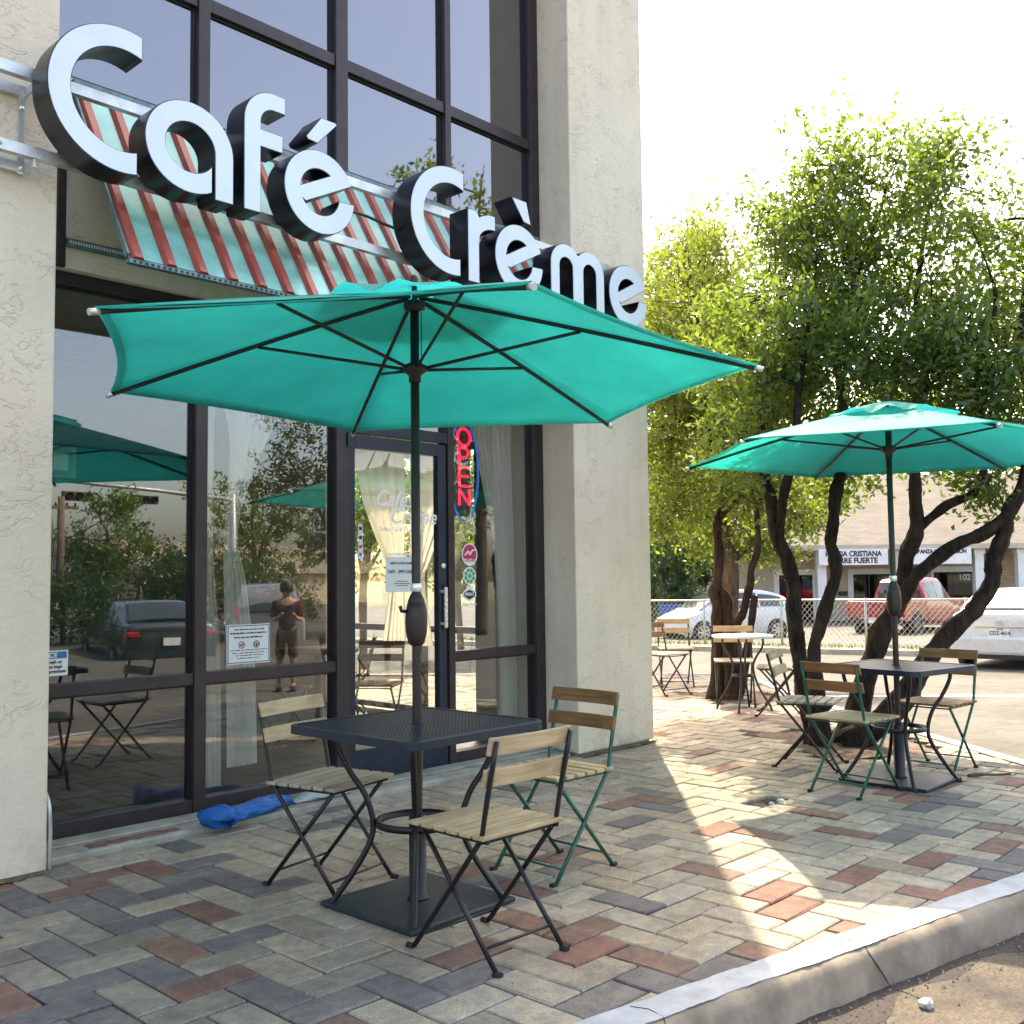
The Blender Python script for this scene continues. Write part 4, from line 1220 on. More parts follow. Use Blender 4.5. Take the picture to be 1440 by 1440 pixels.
# ---------------------------------------------------------------- metal tables
def rrect(h, c, n=6):
    P = []
    for sx, sy, a0 in ((1, -1, -90), (1, 1, 0), (-1, 1, 90), (-1, -1, 180)):
        for i in range(n+1):
            a = R(a0+90*i/n); P.append((sx*(h-c)+c*math.cos(a), sy*(h-c)+c*math.sin(a)))
    return P
def square_table(label, loc, rot, h=0.385, zt=0.742):
    t = thing('patio_table', label, 'table', (loc[0], loc[1], 0), rot, 'square metal patio tables')
    # rim
    out, inn = rrect(h, .06), rrect(h-.022, .042)
    n = len(out); mb = MB()
    v = [(x, y, zt-.034) for x, y in out]+[(x, y, zt-.004) for x, y in out]+[(x*.994, y*.994, zt) for x, y in out]+[(x, y, zt) for x, y in inn]+[(x, y, zt-.034) for x, y in inn]
    f = []
    for a in range(4):
        for i in range(n):
            j = (i+1) % n; f.append((a*n+i, a*n+j, (a+1)*n+j, (a+1)*n+i))
    for i in range(n): j = (i+1) % n; f.append((4*n+i, 4*n+j, j, i))
    mb.add(v, f).build('rim', M['table'], t)
    # woven steel top: crossing strips leave square holes; pole hole kept free
    mb = MB(); g = h-.021; m = 36
    for k in range(m+1):
        p = -g+2*g*k/m
        lim = g if abs(p) < g-.04 else g-.02
        if abs(p) > .03:
            mb.box(p-.0058, p+.0058, -lim, lim, zt-.008, zt-.003); mb.box(-lim, lim, p-.0058, p+.0058, zt-.0085, zt-.0035)
        else:
            for a, b in ((-lim, -.028), (.028, lim)):
                mb.box(p-.0058, p+.0058, a, b, zt-.008, zt-.003); mb.box(a, b, p-.0058, p+.0058, zt-.0085, zt-.0035)
    o = mb.build('mesh_top', M['table'], t); o['kind'] = 'stuff'
    mb = MB(); mb.lathe([(.027, zt-.012), (.034, zt-.012), (.034, zt-.0005), (.027, zt-.0005), (.027, zt-.012)], n=18); mb.build('pole_ring', M['table'], t)
    mb = MB(); mb.lathe([(.158, .325), (.172, .325), (.172, .352), (.158, .352), (.158, .325)], n=32); mb.build('ring', M['black_metal'], t)
    for k in range(4):
        a = R(45+90*k); c, s = math.cos(a), math.sin(a)
        prof = [(.335, zt-.036), (.325, zt-.10), (.275, zt-.20), (.215, .45), (.183, .34), (.20, .25), (.27, .13), (.335, .04), (.36, .008)]
        mb = MB(); mb.tube(catmull([(q*c, q*s, z) for q, z in prof], 4), .0125, 8); lg = mb.build('leg', M['black_metal'], t)
        mb = MB(); mb.lathe([(.0, 0), (.02, 0), (.02, .014), (.012, .02)], (.362*c, .362*s, 0.001), 10); mb.build('foot', M['rubber'], lg)
    return t
square_table('dark square metal mesh table under the parasol next to the cafe door', U1, R(1), 0.385)
square_table('square slatted metal table under the parasol beside the leaning tree trunks', U2, R(-9), 0.36)

# ---------------------------------------------------------------- folding bistro chairs (front faces local +y)
def bistro(metal, woodm, backm=None):
    c = thing('bistro_chair', 'x', 'chair')
    backm = backm or woodm
    def up(z):                                    # back upright: straight leg, then leaning back
        if z <= .45: return .205-(.205+.165)*z/.45
        return -.165-.085*((z-.45)/.36)**1.1
    for s in (-1, 1):
        x = .188*s
        pts = [(x, up(z), z) for z in (.012, .15, .30, .45, .52, .60, .70, .785)]
        mb = MB()
        for a, b in zip(pts[:-1], pts[1:]): pass
        mb.tube(pts, [.0095]*5+[.010, .010, .009], 6)
        o = mb.build('back_leg', metal, c)
        mb = MB(); mb.tube([(x, .200, .006), (x+.0*s, .232, .008)], [.013, .011], 8); mb.build('foot', M['rubber'], o)
        x = .168*s
        mb = MB(); mb.tube([(x, -.205, .012), (x, -.02, .225), (x, .165, .435)], .0095, 6); o = mb.build('front_leg', metal, c)
        mb = MB(); mb.tube([(x, -.200, .006), (x, -.232, .008)], [.013, .011], 8); mb.build('foot', M['rubber'], o)
        mb = MB(); mb.box(.176*s-.006, .176*s+.006, -.185, .185, .432, .4455); mb.build('seat_rail', metal, c)
    for y, z, w in ((-.15, .075, .168), (.155, .062, .188), (-.166, .436, .188), (.16, .43, .168)):
        mb = MB(); mb.tube([(-w, y, z), (w, y, z)], .0055, 6); mb.build('crossbar', metal, c)
    ns = 6; d = .405/ns
    for k in range(ns):
        y = -.195+d*(k+.5); mb = MB(); mb.box(-.205, .205, y-d/2+.0065, y+d/2-.0065, .446, .462)
        bevel(mb.build('seat_slat', woodm, c), .004)
    for z in (.625, .735):
        v = []; f = []; n = 8; mb = MB()
        for i in range(n+1):
            x = -.205+.41*i/n; cv = -.016*(1-(x/.205)**2)
            y0, y1 = up(z)+.010+cv, up(z+.062)+.010+cv
            v += [(x, y0, z), (x, y0+.016, z+.002), (x, y1+.016, z+.064), (x, y1, z+.062)]
        for i in range(n):
            for j in range(4): a = i*4+j; b = i*4+(j+1) % 4; f.append((a, b, b+4, a+4))
        f += [(3, 2, 1, 0), (n*4, n*4+1, n*4+2, n*4+3)]
        bevel(mb.add(v, f).build('back_slat', backm, c), .003)
    return c
def place(src, x, y, face, label, group='bistro chairs on the patio', first=False, z=0):
    """face: direction (dx,dy) the sitter looks"""
    c = src if first else copy_tree(src)
    c.location = (x, y, z); c.rotation_euler = (0, 0, math.atan2(face[1], face[0])-math.pi/2)
    c['label'] = label; c['group'] = group
    return c
blk = bistro(M['black_metal'], M['wood_pale'])
place(blk, 2.71, 2.70, (0.02, 1), 'black framed bistro chair with pale slats on the kerb side of the dark square table', first=True)
blkb = bistro(M['black_metal'], M['wood_grey'], M['wood_pale'])
place(blkb, 2.82, 3.80, (0.22, -.97), 'black framed bistro chair between the dark square table and the blue bag', first=True)
grn = bistro(M['green_metal'], M['wood_pale'], M['wood_brown'])
place(grn, 3.64, 3.19, (-1, 0.03), 'green framed bistro chair beside the stucco pillar end of the dark square table', first=True)
place(grn, 6.12, 2.91, (1, -0.12), 'green framed bistro chair on the cafe side of the far parasol table')
place(blkb, 6.74, 3.52, (0.30, -.95), 'black framed bistro chair with grey seat beside the soil bed of the leaning tree')
grn2 = bistro(M['green_metal'], M['wood_brown'])
place(grn2, 7.17, 2.80, (-1, 0.05), 'green framed bistro chair with brown slats on the road side of the far parasol table', first=True)
brn = bistro(M['black_metal'], M['wood_grey'], M['wood_brown'])
place(brn, 8.97, 4.98, (-.45, .9), 'black framed bistro chair with brown back slats drawn up to the small round table', first=True)
place(blkb, 9.38, 5.72, (-.75, -.5), 'black framed bistro chair between the round table and the upright tree')
place(brn, 9.75, 6.85, (-.2, -1), 'brown backed bistro chair standing behind the upright tree')
place(blkb, 10.55, 7.25, (-.75, -.65), 'weathered bistro chair standing alone at the end of the patio')

t = thing('round_table', 'small round bistro table with pale top and bent metal legs', 'table', (9.05, 5.42, 0))
mb = MB(); mb.lathe([(0, .715), (.29, .715), (.30, .722), (.30, .738), (.29, .742), (0, .742)], n=32); mb.build('table_top', M['letter_face'], t)
for k in range(4):
    a = R(20+90*k); c, s = math.cos(a), math.sin(a)
    mb = MB(); mb.tube(catmull([(.20*c, .20*s, .714), (.19*c, .19*s, .62), (.10*c, .10*s, .45), (.14*c, .14*s, .25), (.25*c, .25*s, .06), (.27*c, .27*s, .0)], 5), .011, 8); mb.build('leg', M['black_metal'], t)
mb = MB(); mb.lathe([(.105, .33), (.115, .33), (.115, .35), (.105, .35), (.105, .33)], n=24); mb.build('ring', M['black_metal'], t)

# furniture inside the room
for x, y, fx, fy, lab in ((5.6, 6.9, -.8, -.6, 'wooden chair standing inside the room by the neon sign window'), (4.9, 7.3, .9, .2, 'wooden chair inside the room seen through the glass door'), (6.1, 7.9, -.7, .6, 'wooden chair inside the room beside the sunny side window')):
    place(grn2, x, y, (fx, fy), lab, 'chairs inside the room')
t = thing('inside_table', 'dark pedestal table standing inside the room behind the door', 'table', (5.45, 7.5, 0))
mb = MB(); mb.lathe([(0, .70), (.34, .70), (.36, .71), (.36, .735), (0, .74)], n=28); mb.build('table_top', M['wood_brown'], t)
mb = MB(); mb.lathe([(.26, 0.002), (.26, .015), (.04, .05), (.03, .69)], n=16); mb.build('pedestal', M['black_metal'], t)

# ---------------------------------------------------------------- bag on the sill, rubble, leaves
def blob_bag(name, label, cat, mat, path, widths, heights, seed):
    rg = random.Random(seed); P = catmull(path, 9); n = len(P); v = []; f = []; K = 22
    for i, p in enumerate(P):
        s = i/(n-1)
        w = np.interp(s, [q[0] for q in widths], [q[1] for q in widths]); h = np.interp(s, [q[0] for q in heights], [q[1] for q in heights])
        a = P[max(0, i-1)]; b = P[min(n-1, i+1)]; d = b-a; d = d/np.linalg.norm(d); sd = np.array([-d[1], d[0], 0])
        for k in range(K):
            th = 2*math.pi*k/K; j = 1+0.08*math.sin(3*th+i*.4)+0.07*math.sin(7*th-i*.8)+rg.uniform(-.07, .07)
            zz = max(p[2]+h*(.5+.5*math.sin(th)*j), p[2]+0.001)
            q = p+sd*w*math.cos(th)*j
            v.append((q[0]+rg.uniform(-.006, .006), q[1]+rg.uniform(-.006, .006), zz))
    for i in range(n-1):
        for k in range(K): a = i*K+k; b = i*K+(k+1) % K; f.append((a, b, b+K, a+K))
    f += [tuple(range(K))[::-1], tuple((n-1)*K+k for k in range(K))]
    o = MB().add(v, f, True).build(name, mat)
    return tag(o, label, cat)
def film(name, col, tr):
    t = NT(name); v = t.gen()
    p = t.n('BsdfPrincipled'); p.inputs['Base Color'].default_value = (*col, 1); p.inputs['Roughness'].default_value = 0.25
    t.l(t.bump(t.noise(22, 4, 0.6, v, 1.5).outputs[0], 0.9, 0.02), p.inputs['Normal'])
    a = t.n('BsdfTranslucent'); a.inputs[0].default_value = (*tr, 1)
    m = t.n('MixShader'); m.inputs[0].default_value = 0.3
    t.l(p.outputs[0], m.inputs[1]); t.l(a.outputs[0], m.inputs[2])
    return t.done(m.outputs[0])
M['bag_blue'] = film('blue_plastic', (0.01, 0.20, 0.62), (0.02, 0.3, 0.8))
M['bag_white'] = film('clear_plastic', (0.62, 0.66, 0.68), (0.7, 0.7, 0.7))
blob_bag('plastic_bag', 'crumpled blue plastic bag lying on the concrete sill', 'bag', M['bag_blue'],
         [(2.93, 4.94, 0.031), (3.02, 4.985, 0.031), (3.18, 5.045, 0.031), (3.38, 5.12, 0.031), (3.56, 5.18, 0.031)], [(0, .115), (.12, .10), (.3, .075), (.6, .07), (.9, .06), (1, .02)], [(0, .11), (.12, .12), (.3, .075), (.6, .085), (.9, .07), (1, .015)], 2)
blob_bag('plastic_sleeve', 'crumpled clear plastic sleeve on the sill next to the blue bag', 'bag', M['bag_white'],
         [(3.57, 5.16, 0.031), (3.70, 5.17, 0.031), (3.85, 5.15, 0.031), (3.98, 5.17, 0.031)], [(0, .03), (.3, .07), (.7, .06), (1, .02)], [(0, .01), (.3, .05), (.7, .04), (1, .01)], 4)
def pebble(rg, r, c):
    mb = MB(); v = []; f = []; A, B = 5, 7
    v.append((c[0], c[1], c[2]))
    for i in range(1, A):
        for j in range(B):
            th, ph = math.pi*i/A, 2*math.pi*j/B; q = r*rg.uniform(.75, 1.15)
            v.append((c[0]+q*math.sin(th)*math.cos(ph), c[1]+q*math.sin(th)*math.sin(ph), c[2]+r*.7-.7*q*math.cos(th)))
    v.append((c[0], c[1], c[2]+r*1.4))
    for j in range(B): f.append((0, 1+(j+1) % B, 1+j))
    for i in range(A-2):
        for j in range(B): a = 1+i*B+j; b = 1+i*B+(j+1) % B; f.append((a, b, b+B, a+B))
    L = len(v)-1
    for j in range(B): f.append((L-B+j, L-B+(j+1) % B, L))
    return mb.add(v, f)
M['stone'] = plain('pale_stone', (0.55, 0.53, 0.50), 0.85, 0, 0.2, 40)
rg = random.Random(8)
for k, (x, y) in enumerate(((5.50, 3.13), (5.57, 3.10), (5.53, 3.06), (5.61, 3.14))):
    mb = pebble(rg, 0.026 if k == 1 else 0.018, (x, y, -0.02)); tag(mb.build('rubble', M['stone']), 'lump of pale rubble in the hole of a missing paver', 'rubble', 'rubble in the paver hole')
px, py = 3.58, 1.47
tag(pebble(rg, 0.028, (px, py, road_z(px, py))).build('stone', M['stone']), 'single white stone lying in the gutter', 'stone')
# litter at the wall foot and fallen leaves
M['litter'] = plain('dead_leaf', (0.20, 0.13, 0.06), 0.9, 0, 0.4, 20)
mb = MB(); rg = random.Random(31)
def leaf_on(mb, x, y, z, s):
    a = rg.uniform(0, 6.28); c, d = math.cos(a)*s, math.sin(a)*s
    mb.add([(x-c, y-d, z), (x+d*.4, y-c*.4, z+rg.uniform(.001, .008)), (x+c, y+d, z+rg.uniform(0, .006)), (x-d*.4, y+c*.4, z+.002)], [(0, 1, 2, 3)])
for i in range(420):
    r = rg.random()
    if r < .30: x, y = rg.uniform(0.9, 2.05), 4.90-abs(rg.gauss(0, .03))
    elif r < .42: x, y = rg.uniform(5.96, 6.95), 4.94-abs(rg.gauss(0, .035))
    elif r < .62:
        P = rg.choice(PITS); x = sum(p[0] for p in P)/4+rg.gauss(0, .35); y = sum(p[1] for p in P)/4+rg.gauss(0, .35)
    else: x, y = rg.uniform(2, 9), rg.uniform(2.2, 4.9)
    if inside(x, y, poly): leaf_on(mb, x, y, 0.012 if not (r < .62 and r >= .42) else .03, rg.uniform(.006, .018))
tag(mb.build('leaf_litter', M['litter']), 'brown leaf litter and grit scattered over the paving', 'litter', kind='stuff')
mb = MB(); mb.tube(catmull([(6.97, 2.53, .014), (7.04, 2.47, .02), (7.11, 2.41, .014), (7.22, 2.35, .012)], 4), [.012]*5+[.008]*8, 6)
tag(mb.build('fallen_stick', M['dirt']), 'short dark stick lying on the paving near the far kerb', 'stick')
# ---------------------------------------------------------------- trees
def bark(name, c1, c2):
    t = NT(name); v = t.gen()
    mp = t.n('Mapping'); t.l(v, mp.inputs[0]); mp.inputs['Scale'].default_value = (1, 1, 0.28)
    n1 = t.noise(26, 6, 0.7, mp.outputs[0], 0.8); n2 = t.noise(4, 4, 0.6, v)
    col = t.ramp(n1.outputs[0], [(0.35, c1), (0.68, c2)]).outputs[0]
    col = t.mix(t.ramp(n2.outputs[0], [(0.5, (0, 0, 0)), (0.7, (0.6, 0.6, 0.6))]).outputs[0], col, (c2[0]*1.25, c2[1]*1.2, c2[2]*1.1))
    return t.done(t.bsdf(col, 0.92, 0, t.bump(n1.outputs[0], 1.0, 0.02), spec=0.15))
M['bark'] = bark('dark_bark', (0.014, 0.010, 0.010), (0.062, 0.042, 0.034))
M['bark_pale'] = bark('brown_bark', (0.05, 0.035, 0.025), (0.16, 0.115, 0.08))
M['leaf'] = leafmat('glossy_leaf', (0.016, 0.048, 0.012), (0.095, 0.17, 0.035), (0.28, 0.42, 0.05))
M['leaf_bright'] = leafmat('bright_leaf', (0.028, 0.066, 0.014), (0.14, 0.20, 0.03), (0.32, 0.42, 0.045))
M['leaf_dark'] = leafmat('dark_leaf', (0.012, 0.038, 0.016), (0.055, 0.10, 0.03), (0.12, 0.22, 0.04))

def leaf_mesh(name, C, D, size, tone, mat, rs):
    """C leaf centres, D twig directions, one bent quad per leaf"""
    n = len(C)
    a = rs.normal(size=(n, 3)); a = a*0.8+D*0.7; a[:, 2] += 0.05; a /= np.linalg.norm(a, axis=1)[:, None]
    b = rs.normal(size=(n, 3)); b -= a*np.sum(a*b, 1)[:, None]; b /= np.linalg.norm(b, axis=1)[:, None]
    c = np.cross(a, b)
    s = size*rs.uniform(0.65, 1.25, n)[:, None]
    v = np.empty((n, 4, 3))
    v[:, 0] = C-a*s*0.5; v[:, 2] = C+a*s*0.5-c*s*0.08
    v[:, 1] = C+b*s*0.22+c*s*0.06+a*s*.05; v[:, 3] = C-b*s*0.22+c*s*0.06+a*s*.05
    me = bpy.data.meshes.new(name)
    me.vertices.add(n*4); me.vertices.foreach_set('co', v.ravel())
    me.loops.add(n*4); me.loops.foreach_set('vertex_index', np.arange(n*4, dtype=np.int32))
    me.polygons.add(n); me.polygons.foreach_set('loop_start', np.arange(0, n*4, 4, dtype=np.int32))
    me.update(calc_edges=True)
    at = me.attributes.new('tone', 'FLOAT', 'POINT')
    at.data.foreach_set('value', np.repeat(np.clip(tone, 0, 1), 4).astype('f'))
    me.materials.append(mat)
    return me

def tree(name, label, cat, base, limbs, blobs, nleaf, size, mat, barkm, seed, group=None, per=26, spread=0.10, twr=0.006, shoots=0, holes=0.0):
    rs = np.random.RandomState(seed)
    T = thing(name, label, cat, base, 0, group)
    b = np.array(base)
    skel = []
    for L in limbs:
        if L[-1][2] > 2.0 and L[-1][3] < 0.045:         # run limbs out to a fine tip inside the crown
            a, c = np.array(L[-2]), np.array(L[-1]); d = (c-a)[:3]; d /= np.linalg.norm(d); d = d*.7+np.array([rs.uniform(-.35, .35), rs.uniform(-.35, .35), .55]); d /= np.linalg.norm(d)
            L = list(L)+[tuple(c[:3]+d*.3)+(c[3]*.55,), tuple(c[:3]+d*.62+rs.normal(size=3)*.04)+(.006,)]
        P = catmull(L, 10); n = len(P)
        mb = MB()
        R_ = [max(0.006, p[3]*(1+0.07*math.sin(i*.43+seed)+0.03*math.sin(i*1.1)+rs.uniform(-.015, .015))) for i, p in enumerate(P)]
        Q = [np.array([p[0]+.10*math.sin(i*.6)*p[3], p[1]+.10*math.cos(i*.47)*p[3], p[2]])-b for i, p in enumerate(P)]
        mb.tube(Q, R_, 14)
        for a in range(len(mb.v)):                   # gnarled, furrowed surface
            c0 = Q[min(a//14, n-1)]; d = np.array(mb.v[a])-c0; g = 1+0.09*math.sin((a % 14)*2.7+.6*math.sin(a//14*.35)*3)+rs.uniform(-.035, .035)
            mb.v[a] = tuple(c0+d*g)
        mb.build('trunk' if L[0][3] > 0.045 else 'limb', barkm, T)
        skel += [q for q in Q[len(Q)//3:]]
    skel = np.array(skel)
    vol = np.array([q[3]**2.3 for q in blobs]); share = vol/vol.sum()
    mb = MB(); C = []; D = []; TN = []
    for (x, y, z, r), sh in zip(blobs, share):
        c0 = np.array([x, y, z])-b
        nc = max(3, int(nleaf*sh/per))
        j = np.argmin(np.sum((skel-c0)**2*np.array([1, 1, 1.0]), 1)); s0 = skel[j]
        mid = (s0+c0)/2+rs.normal(size=3)*0.06*np.linalg.norm(c0-s0)+np.array([0, 0, .04])
        br = catmull([s0, mid, c0], 4)
        mb.tube(br, list(np.linspace(twr*2.6, twr*1.3, len(br))), 6)
        blobtone = rs.uniform(-.12, .12)
        for k in range(nc):
            d = rs.normal(size=3); d /= np.linalg.norm(d)
            rad = r*rs.uniform(0.25, 1.0)**0.55
            p = c0+d*rad*np.array([1, 1, .92])
            if holes and math.sin(p[0]*4.3+1)*math.sin(p[1]*4.9+2)+math.sin(p[2]*4.6+p[0]*2.1)*.8 < -1+holes*2.2: continue
            st = c0+d*rad*0.25+rs.normal(size=3)*0.05
            if rs.rand() < 0.75:
                mb.tube([st, (st+p)/2+rs.normal(size=3)*.05*r, p], [twr, twr*.7, twr*.35], 4, caps=False)
            m = int(per*rs.uniform(.5, 1.6))
            tw = p-st; tw /= (np.linalg.norm(tw)+1e-6); tw = tw*.7+np.array([0, 0, .35]); tw /= np.linalg.norm(tw)
            t = rs.uniform(-1.3, 1.0, m)
            C.append(p+t[:, None]*tw*spread*1.25+rs.normal(size=(m, 3))*spread*.55)
            D.append(np.repeat(tw[None], m, 0))
            ct = rs.uniform(-.22, .22)
            TN.append(0.42+blobtone+ct+rs.uniform(-.22, .22, m)+0.16*d[2])  # clump tops lighter, undersides darker: shading put into the leaf tone
    for k in range(shoots):                        # wispy shoots above the crown
        q = blobs[rs.randint(len(blobs))]; zt = max(b_[2]+b_[3]*.7 for b_ in blobs)
        c0 = np.array(q[:3])-b+np.array([rs.uniform(-.6, .6)*q[3], rs.uniform(-.6, .6)*q[3], q[3]*.75])
        ln = rs.uniform(.12, .34); tip = c0+np.array([rs.normal()*.12, rs.normal()*.12, ln])
        mb.tube([c0, (c0+tip)/2+rs.normal(size=3)*.02, tip], [twr*.7, twr*.5, twr*.3], 4, caps=False)
        m = int(30*ln/.4); t = rs.uniform(0, 1, m)
        C.append(c0+(tip-c0)*t[:, None]+rs.normal(size=(m, 3))*.035); D.append(np.repeat(((tip-c0)/np.linalg.norm(tip-c0))[None], m, 0)); TN.append(rs.uniform(.4, .9, m))
    mb.build('branches', barkm, T)['kind'] = 'stuff'
    C = np.concatenate(C); D = np.concatenate(D); TN = np.concatenate(TN)
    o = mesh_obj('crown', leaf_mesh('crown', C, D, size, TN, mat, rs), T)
    return T

LB = [
 [(7.64,3.93,-0.03,0.100),(7.62,3.99,0.33,0.075),(7.57,4.02,0.59,0.062),(7.52,4.03,1.10,0.058),(7.49,4.03,1.37,0.058),(7.46,4.12,1.61,0.055),(7.45,4.17,1.95,0.050),(7.47,4.26,2.31,0.042),(7.66,4.30,2.80,0.035),(7.89,4.30,3.32,0.028)],
 [(7.46,4.11,1.63,0.040),(7.38,4.02,1.94,0.036),(7.29,3.86,2.31,0.030),(7.30,3.81,2.81,0.026),(7.43,3.76,3.38,0.020)],
 [(7.57,3.86,-0.01,0.090),(7.46,3.84,0.65,0.050),(7.47,3.80,0.90,0.048),(7.49,3.68,1.24,0.046),(7.45,3.63,1.43,0.046),(7.42,3.65,1.55,0.043),(7.43,3.63,1.75,0.042),(7.48,3.62,1.97,0.046),(7.66,3.61,2.43,0.036),(7.79,3.72,2.97,0.030),(8.01,3.71,3.60,0.022),(8.23,3.57,4.21,0.014)],
 [(7.83,3.81,-0.05,0.130),(7.90,3.70,0.27,0.088),(7.96,3.60,0.66,0.082),(8.03,3.50,0.94,0.078),(8.10,3.40,1.19,0.068),(8.12,3.36,1.45,0.062),(8.16,3.29,1.68,0.058),(8.15,3.28,1.99,0.045),(8.22,3.31,2.39,0.038),(8.36,3.25,2.98,0.032),(8.40,3.31,3.59,0.024),(8.63,3.28,4.36,0.014)],
 [(8.17,3.28,1.69,0.042),(8.27,3.09,1.86,0.036),(8.37,2.90,1.97,0.030),(8.31,2.79,2.24,0.026),(8.15,2.77,2.77,0.022),(8.22,2.64,3.37,0.016)],
 [(8.04,3.49,0.96,0.060),(7.98,3.31,1.19,0.052),(8.01,3.19,1.36,0.050),(8.15,2.95,1.56,0.050),(8.29,2.80,1.64,0.050),(8.46,2.68,1.79,0.048)],
 [(7.72,3.70,-0.02,0.130),(7.83,3.32,0.36,0.085),(7.99,3.13,0.73,0.075),(8.12,2.96,0.95,0.068),(8.23,2.84,1.11,0.062),(8.29,2.76,1.31,0.058),(8.28,2.76,1.41,0.060),(8.31,2.71,1.54,0.054),(8.46,2.68,1.79,0.055),(8.53,2.57,2.07,0.050),(8.65,2.55,2.58,0.040),(8.68,2.61,3.16,0.030),(8.92,2.58,3.90,0.020)]]
CB = [(7.95,4.14,4.47,0.55),(7.94,4.11,4.80,0.25),(8.22,3.56,4.54,0.60),(8.24,3.49,4.78,0.25),(8.75,3.27,4.64,0.55),(8.71,3.29,4.88,0.25),(8.92,2.84,4.24,0.40),(8.04,3.81,3.80,0.80),(8.28,3.30,3.68,0.60),(7.95,4.35,3.71,0.65),(8.09,4.69,3.16,0.60),(8.26,3.94,3.01,0.85),(8.56,3.34,2.90,0.70),(8.64,2.79,3.24,0.42),(8.62,2.59,2.47,0.55),(8.44,2.82,2.03,0.30),(8.04,4.51,2.50,0.60),(8.52,4.03,2.30,0.50),(8.92,3.32,2.35,0.35),(9.13,2.38,3.55,0.90),(9.11,2.21,2.60,0.70),(7.15,3.95,2.85,0.38),(7.45,3.45,3.05,0.40),(7.80,3.00,3.0,0.40),(8.15,2.65,2.85,0.40),(7.40,4.27,2.35,0.42),(7.30,3.74,3.13,0.50),(8.05,2.90,3.18,0.45)]
tree('leaning_tree', 'multi trunked tree with leaning twisted dark trunks beside the far parasol table', 'tree', (7.7, 3.75, 0), LB, CB, 64000, 0.070, M['leaf'], M['bark'], 3, 'trees on the patio', shoots=34, per=36, spread=.12, holes=.14)
LA = [
 [(9.75,6.15,-0.03,0.120),(9.72,6.13,0.51,0.070),(9.70,6.11,0.95,0.062),(9.67,6.12,1.17,0.060),(9.70,6.08,1.36,0.054),(9.68,6.06,1.71,0.050),(9.66,6.06,1.93,0.048),(9.71,5.98,2.17,0.042),(9.53,5.99,2.62,0.035),(9.34,5.99,3.22,0.028),(9.29,5.98,3.90,0.020)],
 [(9.77,5.98,-0.01,0.110),(9.73,5.99,0.29,0.068),(9.74,6.01,0.73,0.062),(9.77,6.03,1.00,0.058),(9.70,6.09,1.23,0.050)],
 [(9.76,5.98,0.02,0.070),(9.76,5.91,0.75,0.046),(9.80,5.86,0.92,0.045),(9.84,5.80,1.17,0.043),(9.85,5.76,1.40,0.040),(9.89,5.70,1.70,0.035),(9.75,5.65,2.23,0.030),(9.64,5.70,2.84,0.024),(9.67,5.61,3.52,0.016)],
 [(9.81,5.93,0.06,0.060),(9.82,5.78,0.75,0.040),(9.84,5.73,1.11,0.036)],
 [(9.66,6.06,1.93,0.030),(9.62,5.80,2.12,0.024),(9.57,5.55,2.29,0.020),(9.59,5.34,2.72,0.015)]]
CA = [(9.28,5.96,4.28,0.70),(9.17,6.13,3.68,0.70),(9.04,6.19,2.91,0.60),(9.62,5.98,3.25,0.70),(9.63,5.75,2.53,0.70),(9.35,6.06,2.31,0.55),(9.05,6.27,2.01,0.35),(9.94,5.65,3.25,0.60),(9.55,5.89,5.02,0.35),(10.13,5.53,2.24,0.60)]
tree('upright_tree', 'multi stemmed tree with upright dark trunks behind the small round table', 'tree', (9.75, 6.0, 0), LA, CA, 26000, 0.072, M['leaf_bright'], M['bark'], 7, 'trees on the patio', shoots=24, per=36, spread=.12, holes=.15)
LC = [[(14.0,8.6,-0.55,0.17),(14.00,8.59,0.54,0.140),(13.97,8.55,1.37,0.120),(13.85,8.61,2.09,0.100),(13.76,8.66,2.64,0.080),(13.53,8.81,3.63,0.060),(13.9,9.2,5.2,.03)],
      [(13.95,8.56,1.5,.06),(14.4,8.1,2.1,.05),(14.8,7.7,2.7,.03)]]
CC = [(14.02,9.55,5.89,1.10),(14.10,9.37,6.82,0.60),(13.94,9.74,4.72,1.20),(14.49,9.12,5.18,1.10),(13.81,9.28,3.25,1.20),(14.04,8.41,2.08,0.65),(14.44,8.03,1.85,0.55),(14.82,7.60,2.16,0.40),(14.63,7.74,2.62,0.80),(14.95,7.40,2.75,0.50),(14.02,9.18,1.99,0.50)]
tree('sunlit_tree', 'bright yellow green tree with a brown trunk across the road behind the patio', 'tree', (14.0, 8.6, road_z(14, 8.6)), LC, CC, 26000, 0.10, M['leaf_bright'], M['bark_pale'], 12, shoots=8, spread=.15, twr=.009)
